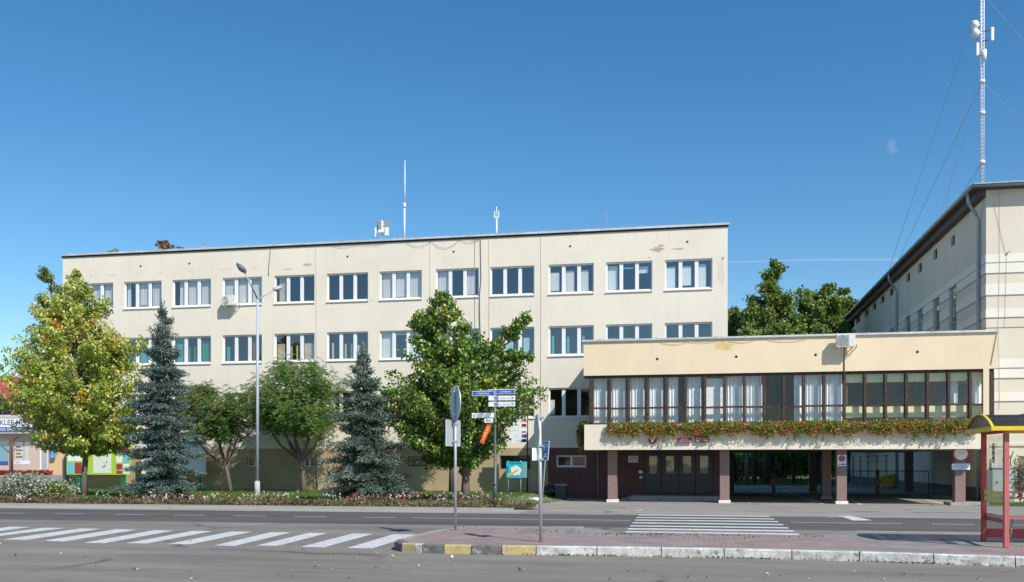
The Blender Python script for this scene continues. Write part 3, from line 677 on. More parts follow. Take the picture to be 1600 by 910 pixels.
mid = [[S('teal',lo=0,hi=.7)]*3, [S('teal','slats',0,1,0,.7)]*3, [S('teal'),S('green','sparse',0,1,0,.65),S('green','slats',0,1,0,.85)], [S('teal','slats',.1,.4,0,.6),N,S('redbrown','slats',0,.3,0,1)],
       [S('cream','slats',0,.7,0,.65),S('cream','sparse',0,1,0,.62),S('cream','slats',0,1,0,.65)], [S('cream','sparse',.2,.8,0,.65),S('cream','sparse',.1,.9,0,.62),S('cream','sparse',0,.8,0,.6)],
       [S('white'),S('white','roller',0,1,.86,.93),S('white')], [S('teal','slats',0,1,0,.8)]*3, [S('lightblue','slats',0,.6,0,.6),S('lightblue','slats',0,.5,0,.6),S('lightblue','slats',.1,.6,0,.65)],
       [S('teal','sparse',.1,.8,0,.7)]*3, [S('lightblue','slats',0,.9,0,.55)]*2+[S('lightblue','sparse',0,.7,0,.5)], [S('lightblue','sparse',0,.8,0,.5),S('teal','slats',0,.6,0,.5),S('teal','sparse',0,.6,0,.5)]]
low = [[S('cream')]*3, [S('pale')]*3, [S('redbrown')]*3, [S('redbrown','slats')]*3, [S('redbrown','slats',0,.5),N,S('redbrown')], [S('pale','slats',0,.5),N,N], [S('cream','sparse')]*3, [S('redbrown','sparse'),N,S('redbrown','slats',.5,1)],
       [N,N,S('redbrown','slats')], [S('pale','slats',0,.35,.1,.6),N,N], [N]*3, [N]*3]
for r, tb in enumerate((top, mid, low)):
    for i, (a, b) in enumerate(wins): window(main, a, b, rows[r][1], rows[r][0], FV, tb[i], gm='glass_dark' if r == 2 else 'glass')
for h in base_holes[:4]:
    fr = window(main, h[0], h[1], h[2], h[3], FV, [], 2 if h[0] < UV(600,FV) else 1, 'dark_metal' if h is base_holes[2] else 'white_pvc', False, .04, .05, 'small basement window', gm='glass_dark')
h = base_holes[4]; window(main, h[0], h[1], h[2], h[3], FV, [], 2, 'dark_metal', False, .05, .06, 'dark framed basement window', gm='glass_dark')
h = brick_holes[0]; window(main, h[0], h[1], h[2], h[3], FV, [], 2, 'white_pvc', False, .09, .13, 'small white two pane window in the brick', gm='glass_dark')
# entrance doors: four leaves
h = brick_holes[1]; fw = (h[1]-h[0]-.2)/4
mb = MB(); mb.box(h[0], h[0]+.1, FV+.1, FV+.2, h[2], h[3]); mb.box(h[1]-.1, h[1], FV+.1, FV+.2, h[2], h[3]); mb.box(h[0]+.1, h[1]-.1, FV+.1, FV+.2, h[3]-.12, h[3]); mb.box(h[0]-.05,h[1]+.05,FV-.04,FV-.002,h[3]-.02,h[3]+.14)
dfr = mb.build('door_frame', 'dark_door', main)
for i in range(4):
    a = h[0]+.1+i*fw+.015; b = a+fw-.03; zt = h[3]-.13; zm = ZV(1060,740,FV); g = .22
    mb = MB(); mb.box(a, b, FV+.12, FV+.18, h[2]+.02, zm); mb.box(a, a+g, FV+.12, FV+.18, zm, zt); mb.box(b-g, b, FV+.12, FV+.18, zm, zt); mb.box(a+g, b-g, FV+.12, FV+.18, zt-.12, zt)
    d = mb.build('door', 'dark_door', main)
    mb = MB(); mb.quad((a+g,FV+.15,zm),(b-g,FV+.15,zm),(b-g,FV+.15,zt-.12),(a+g,FV+.15,zt-.12)); mb.build('pane', 'glass_wavy', d)
    mb = MB()
    for k in range(1,5): uu = a+g+(b-a-2*g)*k/5; mb.box(uu-.014, uu+.014, FV+.19, FV+.21, zm, zt-.12)
    for k in range(1,7): zz = zm+(zt-.12-zm)*k/7; mb.box(a+g, b-g, FV+.191, FV+.209, zz-.012, zz+.012)
    mb.build('reflection_lattice', 'blind_cream', d)  # cream lattice stands in for a building mirrored in the door pane
    if i in (1,2):
        mb = MB(); uu = b-.1 if i == 1 else a+.1; mb.tube([(uu,FV+.12,1.0),(uu,FV+.06,1.0),(uu,FV+.06,1.3),(uu,FV+.12,1.3)], .014, 6); mb.build('handle', 'steel_galv', d)
mb = MB(); mb.box(h[0]-.1, h[1]+.1, FV+1.4, FV+1.45, -.3, 2.3); mb.build('vestibule', 'blind_cream', main)
# joint lines, vents, cables, peeled plaster on the facade
for px in (421, 494, 764, 845):
    mb = MB(); u = UV(px, FV); mb.tube([(u,FV-.02,MROOF-.1),(u+.02,FV-.02,11),(u-.02,FV-.02,PLZ+.2)] if px != 421 else [(u+.1,FV-.03,MROOF),(u-.05,FV-.03,MROOF-1.5),(u-.03,FV-.03,MROOF-1.72)], .009 if px != 421 else .018, 5); mb.build('cable', 'cable' if px != 421 else 'cable_dark', main)
for px in (672, 742):
    mb = MB(); u = UV(px, FV); mb.tube([(u,FV-.02,MROOF-.1),(u,FV-.02,7.5)], .009, 5); mb.build('cable', 'cable_dark' if px == 742 else 'cable', main)
for x0, x1, sag in ((520,560,.12),(560,604,.1),(636,674,.3),(674,718,.45),(718,751,.2),(738,752,.1)):
    mb = MB(); a, b = UV(x0,FV), UV(x1,FV); mb.tube([(a+(b-a)*t/8, FV-.05, MROOF-.12-sag*4*(t/8)*(1-t/8)) for t in range(9)], .008, 4); mb.build('cable', 'cable_dark', main)
mb = MB(); u = UV(751,FV); mb.tube([(u,FV-.03,MROOF-.2),(u+.03,FV-.03,12),(u-.05,FV-.03,11.2),(u-.05,FV-.05,10.2),(u+.02,FV-.03,8.0)], .022, 5); mb.build('cable', 'cable_dark', main)
for (x, y) in ((220,416),(296,412),(543,401),(709,393.5),(891,385),(1074,378)):
    mb = MB(); p = PV(x, y, FV); mb.tube([(p[0],FV-.012,p[2]),(p[0],FV+.05,p[2])], .06, 10); mb.build('vent_hole', 'dark_hole_shade', main)
def patch(name, x, y, rx, rz, m, parent, v, seed, n=22):
    r_ = random.Random(seed); p = PV(x, y, v); pts = []
    for k in range(n):
        t = 2*math.pi*k/n; q = r_.uniform(.55,1.1); pts.append((p[0]+rx*q*math.cos(t), p[2]+rz*q*math.sin(t)))
    mb = MB(); mb.prism(pts, v-.004, v+.02, 1); return mb.build(name, m, parent)
patch('peeled_patch', 1027, 390, .45, .14, 'peel', main, FV, 1); patch('peeled_patch', 1033, 384, .22, .08, 'peel', main, FV, 2)
patch('peeled_patch', 1060, 389, .38, .05, 'peel', main, FV, 3); mat('peel_light', (.66,.57,.46), .95, .12, 9, col2=(.74,.68,.57))
patch('peeled_patch', 1127, 425, .22, .85, 'peel_light', main, FV, 4, 40); patch('peeled_patch', 1128, 403, .2, .10, 'peel_light', main, FV, 14); patch('peeled_patch', 575, 470, .4, .04, 'peel_light', main, FV, 24)
for i_, x_ in enumerate((140,175,215,252,300,352,398)): patch('peeled_patch', x_, 434-(x_-98)*.047*1.1, .28+.1*(i_%3), .05+.03*(i_%2), 'peel_light', main, FV, 40+i_)
pass; patch('peeled_patch', 480, 414, .3, .08, 'peel', main, FV, 5); patch('peeled_patch', 450, 421, .35, .03, 'peel', main, FV, 6); patch('peeled_patch', 1014, 403, .12, .03, 'peel', main, FV, 7)
# pipes and plaques in the shade
mb = MB(); u = UV(934, FV); mb.tube([(u,FV-.06,2.35),(u,FV-.06,-.3)], .045, 8); mb.build('downpipe', 'bin_gray', main)
mb = MB(); u = UV(496, FV); mb.tube([(u,FV-.05,2.3),(u,FV-.05,0)], .045, 8); mb.build('downpipe', 'kerb_gray', main)
def plaque(name, x0, x1, y0, y1, v, m, label, lines, ink='ink', th=.03, lab_cat='plaque', grp=None):
    a = PV(x0, y1, v); b = PV(x1, y0, v); z0, z1 = ZV((x0+x1)/2, y1, v), ZV((x0+x1)/2, y0, v)
    t = thing(name, ((a[0]+b[0])/2, v, z0), label, lab_cat, grp)
    mb = MB(); mb.box(a[0], b[0], v-th, v-.002, z0, z1); mb.build('panel', m, t, bevel=.004)
    for (s, fy, sz, wf) in lines:
        text('lettering', s, ((a[0]+b[0])/2, v-th-.002, z0+(z1-z0)*fy), sz, ink, t, width=(b[0]-a[0])*wf)
    return t
plaque('wall_plaque', 981.5, 997, 712.5, 723, FV, 'blind_pale', 'pale stone plaque on the dark brick left of the entrance doors', [('URZĄD GMINY',.75,.09,.7),('czynny 7.30 - 15.30',.5,.08,.8),('poniedziałek - piątek',.28,.08,.8)])
t = plaque('doorbell_panel', 998, 1004, 735.5, 740, FV, 'blind_white', 'small white intercom box beside the entrance doors', [], lab_cat='intercom')
mb = MB(); mb.box(t.location.x-.05, t.location.x+.08, FV-.04, FV-.002, t.location.z-.28, t.location.z-.15); mb.build('call_button', 'white_pvc', t, bevel=.003)
# steps and ramp at the entrance
st = thing('entrance_steps', (UV(1060,51.5), 50.6, -.33), 'low grey stone step and ramp in front of the dark entrance doors', 'steps')
mb = MB(); mb.box(UV(985,50.6), UV(1126,50.6), 50.6, FV-.01, -.4, -.08); mb.build('step', 'stone_step', st, bevel=.01)
mb = MB(); a, b = UV(966,51.5), UV(985,50.6)-.01; mb.add([(a,50.9,-.33),(b,50.9,-.33),(b,50.9,-.09),(a,FV-.02,-.33),(b,FV-.02,-.33),(b,FV-.02,-.09)], [(0,1,2),(3,5,4),(0,2,5,3),(0,3,4,1),(1,4,5,2)]); mb.build('ramp', 'stone_step', st)

# ------------------------------------------------------------------ the projecting wing on columns
WV = 47.5; WB = 66.0
WU0, WU1 = UV(912, WV), UV(1558.5, WV)
zw = lambda y: ZV(924, y, WV)
WZ0, WZ1, WZ2, WZ3, WZT = zw(703.2), zw(664.5), zw(588), 7.66, zw(638.5)
WZ2 = 5.98; WZ1 = 3.55
wing = thing('first_floor_wing', (WU0, WV, -.33), 'projecting upper floor wing with orange fascia and brown ribbon window, carried on pink columns', 'building')
mb = MB(); mb.box(WU0, WU1, WV, WV+.25, WZ2, WZ3); mb.box(WU0, WU0+.25, WV+.25, FV-.01, WZ2, WZ3); mb.box(WU1-.25, WU1, WV+.25, WB, WZ2, WZ3); mb.box(MU1+.01, WU1-.25, WB-.3, WB, WZ2, WZ3); mb.build('fascia', 'fascia_orange', wing)
mb = MB(); mb.box(WU0+.03, WU1-.6, WV+.003, WV+.25, WZ0, WZ1); mb.box(WU0+.03, WU0+.28, WV+.25, FV-.01, WZ0, WZ1); mb.box(WU1-.85, WU1-.6, WV+.25, WB, WZ0, WZ1); mb.build('parapet', 'parapet_cream', wing)
mb = MB(); mb.box(WU0-.08, WU1+.08, WV-.1, WV+.3, WZ3, WZ3+.09); mb.box(WU0-.08, WU0+.3, WV+.3, FV, WZ3, WZ3+.09)
for k in range(14): u = WU0+.8+k*1.4; mb.box(u, u+.05, WV-.13, WV+.2, WZ3+.09, WZ3+.12)
mb.build('roof_flashing', 'flashing', wing)
mb = MB(); mb.box(WU0+.3, WU1-.3, WV+.3, FV-.02, WZ3-.25, WZ3-.05); mb.box(MU1+.02, WU1-.3, FV-.02, WB-.31, WZ3-.25, WZ3-.05); mb.build('roof', 'roof_felt', wing)
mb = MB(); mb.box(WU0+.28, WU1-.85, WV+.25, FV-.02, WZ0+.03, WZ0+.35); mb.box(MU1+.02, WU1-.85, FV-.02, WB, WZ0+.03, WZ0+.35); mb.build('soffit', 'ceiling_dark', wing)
mb = MB(); mb.box(WU0+.28, WU1-.7, FV-.25, FV-.15, WZ1-.6, WZ2+.4); mb.box(UV(1190,WV+2), UV(1190,WV+2)+.1, WV+.5, FV-.3, 3, 6.5); mb.box(UV(1314,WV+2), UV(1314,WV+2)+.1, WV+.5, FV-.3, 3, 6.5); mb.box(WU0+.3, WU1-.9, WV+.5, FV-.26, WZ2+.12, WZ2+.16); mb.build('interior', 'wing_inside', wing)
mb = MB(); mb.box(WU1-.6, WU1-.35, WV+.003, WV+.3, WZ0+.02, WZ2-.002); mb.build('end_pier', 'fascia_orange', wing)
mx_ = [924.2,953.4,982.9,1012.6,1042.5,1072.6,1102.7,1133.7,1164.9,1195.7,1226.9,1258.2,1289.7,1321.3,1353.3,1385.4,1417.8,1450.9,1483.7,1516.8,1549.0]
mu = [UV(x, WV+.12) for x in mx_]
n_ = len(mu)-1; mu = [mu[0]+(mu[-1]-mu[0])*i/n_ for i in range(n_+1)]
band = MB(); band.box(WU0+.02, mu[-1]+.1, WV+.1, WV+.2, WZ2-.13, WZ2-.002); band.box(WU0+.02, mu[-1]+.1, WV+.1, WV+.2, WZ1+.002, WZ1+.09)
rbn = band.build('ribbon_window', 'brown_wood', wing)
for i, u in enumerate(mu):
    mb = MB(); wd = .066 if 0 < i < n_ else .10; mb.box(u-wd, u+wd, WV+.02, WV+.22, WZ1+.09, WZ2-.13); mb.build('mullion', 'brown_wood', rbn, bevel=.012)
    if i < n_:
        mb = MB(); dz = rnd.uniform(-.015,.015); mb.box(u+.066, mu[i+1]-.066, WV+.09, WV+.19, WZT-.045+dz, WZT+.045+dz)
        mb.build('transom', 'brown_wood', rbn)
        mb = MB(); v = WV+.15
        mb.quad((u+.05,v,WZ1+.05),(mu[i+1]-.05,v,WZ1+.05),(mu[i+1]-.05,v,WZT),(u+.05,v,WZT)); mb.quad((u+.05,v+.01,WZT),(mu[i+1]-.05,v-.012,WZT),(mu[i+1]-.05,v,WZ2-.1),(u+.05,v+.005,WZ2-.1)); mb.build('pane', 'glass_wing', rbn)
        # curtains and blinds
        def folds(u0, u1, z0, z1, v, m, nm, pitch=.11, amp=.05):
            mb = MB(); n = max(3, int((u1-u0)/pitch*4)); mb.sm = True; pts = []
            for k in range(n+1): pts.append((u0+(u1-u0)*k/n, v+amp*math.sin(k*math.pi/2+rnd.uniform(-.5,.5))))
            for k in range(n): mb.quad((*pts[k],z0),(*pts[k+1],z0),(*pts[k+1],z1),(*pts[k],z1))
            mb.build(nm, m, rbn)
        W = mu[i+1]-u
        if i < 6: folds(u+.02, u+W*(.80 if i != 4 else .6), WZ1, WZ2, v+.35, 'curtain_white', 'curtain', .13+.02*(i%3), .04)
        elif i == 6:
            mb = MB(); mb.quad((u,v+.3,WZ1),(u+W,v+.3,WZ1),(u+W,v+.3,WZ2-.2),(u,v+.3,WZ2-.2)); mb.build('blind', 'curtain_white', rbn)
        elif i in (7, 8, 11, 12): folds(u+.05, u+W*.95, WZ1, WZ2-.05, v+.3, 'curtain_white', 'curtain', .16, .07)
        elif i == 10: folds(u+W*.55, u+W*.95, WZ1, WZ2, v+.3, 'curtain_white', 'curtain', .14, .05)
        elif i >= 13:
            mb = MB(); mb.quad((u,v+.25,WZ2-.52),(u+W*.93,v+.25,WZ2-.52),(u+W*.93,v+.25,WZ2-.12),(u,v+.25,WZ2-.12)); mb.quad((u,v+.3,WZT-.55),(u+W*.93,v+.3,WZT-.55),(u+W*.93,v+.3,WZT-.02),(u,v+.3,WZT-.02)); mb.build('blind', 'blind_yellow', rbn)
            if i in (18, 19): folds(u+W*.2, u+W*.6 if i == 18 else u+W, WZ1, WZ2-.5, v+.6, 'curtain_white', 'curtain', .2, .03)
# lintel shade line, rust stain, vents
patch('rust_stain', 1131, 541, .55, .28, 'rust_stain', wing, WV, 8)
for (x, y) in ((1027,561),(1150.5,557.5),(1274.5,554.5),(1433.5,550)):
    mb = MB(); p = PV(x, y, WV); mb.tube([(p[0],WV-.012,p[2]),(p[0],WV+.05,p[2])], .065, 10); mb.build('vent_hole', 'dark_hole_shade', wing)
for x0, x1, sag in ((1033,1076,.12),(1140,1180,.1),(1200,1262,.12),(1076,1120,.08)):
    mb = MB(); a, b = UV(x0,WV), UV(x1,WV); mb.tube([(a+(b-a)*t/8, WV-.04, WZ3-.1-sag*4*(t/8)*(1-t/8)) for t in range(9)], .010, 4); mb.build('cable', 'cable', wing)
mb = MB(); a = PV(1557,523,WV); b = PV(1548,570,WV); mb.tube([(a[0],WV-.03,a[2]),(b[0],WV-.03,b[2])], .013, 5); mb.build('cable', 'cable_dark', wing)
# columns
cols = [UV(957.5,48.7), UV(1132,48.7), UV(1314,48.7), UV(1498,48.7)]
proto = None
cl = ['pink granite column left of the entrance doors', 'pink granite column between the entrance doors and the gateway', 'pink granite column that carries the no stopping sign', 'pink granite column that carries the round road sign']
for i, u in enumerate(cols):
    t = thing('column', (u, 48.65, -.33), cl[i], 'column', 'columns under the front of the wing')
    mb = MB(); mb.box(u-.235, u+.235, 48.42, 48.9, -.2, WZ0+.02); mb.build('shaft', 'granite_pink', t, bevel=.012)
    mb = MB(); mb.box(u-.29, u+.29, 48.36, 48.96, -.38, -.19); mb.build('base', 'white_paint_stone' if i < 3 else 'stone_step', t, bevel=.012)
for (x, v, lb) in ((1291,55.2,'plain dark column in the middle of the covered gateway'),(1270,65.5,'dark column at the rear left of the gateway'),(1420,65.5,'dark column at the rear right of the gateway'),(1141,65.5,'dark column at the rear corner beside the office block')):
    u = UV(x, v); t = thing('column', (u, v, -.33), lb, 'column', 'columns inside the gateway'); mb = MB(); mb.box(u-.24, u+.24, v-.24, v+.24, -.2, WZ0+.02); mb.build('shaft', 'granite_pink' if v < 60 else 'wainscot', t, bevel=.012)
    mb = MB(); mb.box(u-.28, u+.28, v-.28, v+.28, -.38, -.19); mb.build('base', 'stone_step', t, bevel=.01)
# kerb slab under the last column
mb = MB(); mb.box(UV(1484,48), UV(1545,48), 47.9, 49.2, -.4, -.2); o = mb.build('stone_slab', 'stone_step', bevel=.02); tag(o, 'low grey stone slab under the column with the round sign', 'slab')

# gates under the wing
def gate(name, u0, u1, v, ztop, arch, label, flip=False):
    t = thing(name, ((u0+u1)/2, v, -.33), label, 'gate', 'dark metal gates across the gateway'); zb = -.2
    mb = MB(); mb.box(u0, u1, v-.02, v+.02, zb, zb+.05); mb.box(u0, u1, v-.019, v+.019, ztop-.05-(0 if arch == 0 else .45), ztop-(0 if arch == 0 else .45)); mb.box(u0,u0+.05,v-.021,v+.021,zb,ztop); mb.box(u1-.05,u1,v-.021,v+.021,zb,ztop)
    if arch: mb.tube([(u0+(u1-u0)*k/12, v, ztop-(math.sin(math.pi*k/12) if arch > 0 else 0)*.0-.02) for k in range(13)], .02, 5)
    mb.build('frame', 'black_metal', t)
    n = int((u1-u0)/.13); mb = MB()
    for k in range(1, n): u = u0+(u1-u0)*k/n; mb.box(u-.009, u+.009, v-.009, v+.009, zb+.05, ztop-.05)
    mb.build('bars', 'black_metal', t)
    return t
GV = 58.5
gate('metal_gate', MU1+.1, UV(1209,GV)-.06, GV, 1.02, 0, 'dark barred gate leaf right of the entrance column')
gate('metal_gate', UV(1209,GV)+.06, UV(1283,GV), GV, 1.02, 0, 'dark barred gate leaf left of the middle gateway column')
gate('metal_gate', UV(1300,GV), UV(1371,GV)-.06, GV, 1.2, 0, 'dark barred gate leaf behind the no stopping sign column')
gate('metal_gate', UV(1371,GV)+.06, UV(1452,GV), GV, 1.2, 0, 'dark barred gate leaf in front of the yellow container')
for x, lb in ((1209,'dark gate post with a lock box in the left gateway'),(1371,'dark gate post with a lock box in the right gateway')):
    u = UV(x, GV); t = thing('gate_post', (u, GV, -.33), lb, 'post', 'gate posts with lock boxes'); mb = MB(); mb.box(u-.05, u+.05, GV-.05, GV+.05, -.33, 1.3 if x > 1300 else 1.1); mb.build('post', 'black_metal', t)
    mb = MB(); mb.box(u-.2, u+.2, GV-.12, GV-.051, .35, .7); mb.build('lock_box', 'poster_brown', t, bevel=.01)
# yellow container behind the gate
cu, cv = UV(1386,77), 77.0
t = thing('waste_container', (cu, cv, -.33), 'yellow waste container standing behind the right gate', 'container')
mb = MB(); mb.prism([(cu-.42,-.2),(cu+.42,-.2),(cu+.52,.62),(cu-.52,.40)], cv-.4, cv+.4, 1); mb.build('body', 'container_yellow', t, bevel=.03)
mb = MB(); mb.prism([(cu-.60,.40),(cu+.55,.64),(cu+.5,.80),(cu-.35,.62),(cu-.60,.47)], cv-.44, cv+.44, 1); mb.build('lid', 'container_yellow', t, bevel=.01)
for s_ in (-.3,.3):
    mb = MB(); mb.tube([(cu+s_,cv-.3,-.26),(cu+s_,cv-.22,-.26)], .07, 12); mb.build('wheel', 'black_metal', t)
# bike rack
u0, u1 = UV(1449,60), UV(1482,60); t = thing('bike_rack', ((u0+u1)/2, 60, -.33), 'low grey metal bike rack in the shade of the gateway', 'bike rack')
mb = MB(); mb.tube([(u0,60,-.29),(u1,60,-.29)], .02, 6); mb.tube([(u0,60.4,-.29),(u1,60.4,-.29)], .02, 6); mb.build('rails', 'ant_gray', t)
for k in range(6):
    u = u0+(u1-u0)*(k+.5)/6; mb = MB(); mb.tube([(u,60,-.29),(u,60,.02),(u,60.05,.08),(u,60.35,.08),(u,60.4,.02),(u,60.4,-.29)], .014, 6); mb.build('hoop', 'steel_galv', t)
# kerb edging seen through the gateway
mb = MB(); mb.box(1.3, 9.4, 77.8, 78, -.35, -.16); mb.build('park_kerb', 'kerb_white')['kind'] = 'structure'
a, b = Vector((9.4,77.9)), Vector((12.0,62.0))
bb = MB(); pts = [(9.4,77.9),(10.6,72),(11.6,66),(12.6,60),(13.4,56)]
for p, q in zip(pts, pts[1:]):
    d = (Vector(q)-Vector(p)); n = Vector((-d.y, d.x)).normalized()*.09; bb.add([(p[0]-n.x,p[1]-n.y,-.35),(q[0]-n.x,q[1]-n.y,-.35),(q[0]+n.x,q[1]+n.y,-.35),(p[0]+n.x,p[1]+n.y,-.35),(p[0]-n.x,p[1]-n.y,-.18),(q[0]-n.x,q[1]-n.y,-.18),(q[0]+n.x,q[1]+n.y,-.18),(p[0]+n.x,p[1]+n.y,-.18)], [(0,3,2,1),(4,5,6,7),(0,1,5,4),(2,3,7,6)])
bb.build('side_kerb', 'kerb_gray')['kind'] = 'structure'

# signs on the wing
t = plaque('wall_plaque', 1058.5, 1080.5, 684.5, 691.8, WV-.1, 'sign_darkred', 'left of the two dark red plaques with white lettering on the parapet', [('URZĄD GMINY',.68,.13,.6),('w gminie miejskiej',.3,.1,.86)], 'white_sign')
t = plaque('wall_plaque', 1085.5, 1107.5, 681, 691.5, WV-.1, 'sign_darkred', 'right and taller of the two dark red plaques, half covered by red geraniums', [('PRZEWODNICZĄCY',.55,.13,.8),('RADY GMINY',.24,.12,.86)], 'white_sign')
for nm, x0 in (('b', 1058.5), ('c', 1085.5)): pass
p = PV(1019.5, 686.8, WV)
t = thing('emblem_plaque', (p[0], WV, p[2]), 'dark red oval plaque with a white eagle on the cream parapet', 'plaque')
mb = MB(); el = [(p[0]+.19*math.copysign(abs(math.cos(k*math.pi/14))**.75, math.cos(k*math.pi/14)), p[2]+.21*math.copysign(abs(math.sin(k*math.pi/14))**.75, math.sin(k*math.pi/14))) for k in range(28)]
mb.prism(el, WV-.05, WV-.001, 1); mb.build('shield', 'sign_darkred', t)
eg = [(0,.14),(.03,.15),(.05,.12),(.03,.09),(.05,.08),(.08,.13),(.12,.15),(.14,.11),(.14,.03),(.12,-.03),(.09,-.02),(.07,.01),(.05,-.02),(.08,-.08),(.05,-.09),(.03,-.13),(0,-.15)]
eg = eg+[(-a, b) for a, b in eg[::-1][1:-1]]
mb = MB(); mb.prism([(p[0]+a, p[2]+.015+b) for a, b in eg], WV-.06, WV-.051, 1); mb.build('eagle', 'white_sign', t)
# no stopping sign on the third column
u = cols[2]; z1, z0 = ZV(1316,711,48.4), ZV(1316,728.5,48.4)
t = thing('no_stopping_sign', (u, 48.4, z0), 'white square sign with blue and red no stopping disc on the third column', 'road sign')
mb = MB(); mb.box(u-.2, u+.2, 48.385, 48.41, z0, z1); mb.build('panel', 'white_sign', t)
cz = z1-.18
def disc(mb, u, v, z, r, th=.004, n=24): mb.prism([(u+r*math.cos(2*math.pi*k/n), z+r*math.sin(2*math.pi*k/n)) for k in range(n)], v-th, v, 1)
mb = MB(); disc(mb, u, 48.384, cz, .16); mb.build('red_ring', 'sign_red', t)
mb = MB(); disc(mb, u, 48.379, cz, .125); mb.build('blue_disc', 'ink_violet', t)
mb = MB()
for s in (-1,1): mb.obox((u,48.372,cz), (.115*.707,0,.115*.707*s), (0,.002,0), (-.016*s,0,.016))
mb.build('red_cross', 'sign_red', t)
mb = MB(); zz = z0+.05
mb.prism([(u-.17,zz),(u-.06,zz),(u-.05,zz+.06),(u-.11,zz+.07),(u-.13,zz+.04)], 48.38, 48.384, 1); mb.prism([(u-.02,zz),(u+.16,zz),(u+.16,zz+.05),(u+.05,zz+.07),(u+.01,zz+.09)], 48.38, 48.384, 1); mb.build('tow_symbol', 'ink', t)
# round no-entry-for-vehicles sign on the fourth column
u = cols[3]; zc = ZV(1502,709,48.3)
u = UV(1502,48.3); t = thing('no_vehicles_sign', (u, 48.3, zc-.9), 'round white sign with a thick red rim above a small white plate', 'road sign')
mb = MB(); disc(mb, u, 48.38, zc, .36, .03, 36); mb.build('rim', 'sign_red', t)
mb = MB(); disc(mb, u, 48.345, zc, .295, .004, 36); mb.build('face', 'white_sign', t)
mb = MB(); disc(mb, u, 48.338, zc, .02, .01, 10); mb.build('bolt', 'ink_gray', t)
mb = MB(); mb.box(u-.4, u+.4, 48.36, 48.385, zc-.76, zc-.47); mb.build('text_plate', 'white_sign', t)
text('lettering', 'NIE DOTYCZY', (u,48.357,zc-.54), .085, 'ink_blue', t, width=.5); text('lettering', 'SŁUŻB MIEJSKICH', (u,48.357,zc-.62), .085, 'ink_blue', t, width=.66); text('lettering', 'i gości', (u,48.357,zc-.70), .08, 'ink_blue', t, width=.2)

# air conditioners
def ac(name, c, w_, h_, d_, v, label, side=1):
    t = thing(name, (c[0], v, c[2]-h_/2), label, 'air conditioner', 'air conditioning units on the fronts')
    u0, u1 = c[0]-w_/2, c[0]+w_/2; f = v-.25-d_
    mb = MB(); mb.box(u0, u1, f, v-.25, c[2]-h_/2, c[2]+h_/2); mb.build('casing', 'ac_white', t, bevel=.015)
    mb = MB(); r = h_*.40; uu = c[0]-w_*.18
    for k in range(5): 
        rr = r*(k+1)/5; mb.tube([(uu+rr*math.cos(a*math.pi/10), f-.012, c[2]+rr*math.sin(a*math.pi/10)) for a in range(21)], .011, 4, False)
    mb.build('fan_grille', 'ac_white', t)
    mb = MB(); disc(mb, uu, f-.002, c[2], r, .004, 24); mb.build('fan_opening', 'ac_grille', t)
    for s in (.15,.85):
        mb = MB(); x = u0+w_*s; mb.box(x-.02, x+.02, f+.02, v-.002, c[2]-h_/2-.04, c[2]-h_/2-.001); mb.add([(x-.015,v-.002,c[2]-h_/2-.32),(x+.015,v-.002,c[2]-h_/2-.32),(x+.015,v-.03,c[2]-h_/2-.32),(x-.015,v-.03,c[2]-h_/2-.32),(x-.015,f+.08,c[2]-h_/2-.045),(x+.015,f+.08,c[2]-h_/2-.045),(x+.015,f+.05,c[2]-h_/2-.045),(x-.015,f+.05,c[2]-h_/2-.045)], [(0,1,5,4),(3,7,6,2),(0,4,7,3),(1,2,6,5)]); mb.build('bracket', 'ac_white', t)
    mb = MB(); mb.tube([(u1-.05,f+.2,c[2]-.15),(u1+.1,f+.25,c[2]-.2),(u1+.12,v-.1,c[2]-.28),(u1+.1,v+.02,c[2]-.3)], .025, 6); mb.build('hose', 'cable', t)
    return t
ac('air_conditioner', PV(357,469.5,FV-.5), .85, .58, .30, FV, 'cream air conditioner on the office wall below the fourth top window')
c = PV(1321.5,532,WV-.5); t = ac('air_conditioner', c, .84, .62, .32, WV, 'pale air conditioner hung at the top of the orange fascia')
mb = MB(); mb.tube([(c[0]-.0,WV-.2,c[2]-.31),(c[0],WV-.03,c[2]-.5),(c[0],WV-.03,WZ2-.4)], .025, 6); mb.build('drain_pipe', 'cable_dark', t)
mb = MB()
for k in range(9): mb.box(c[0]-.36, c[0]+.14, WV-.25-.32-.02, WV-.25-.32-.003, c[2]-.24+k*.055, c[2]-.22+k*.055)
mb.build('louvre', 'ac_grille', t)

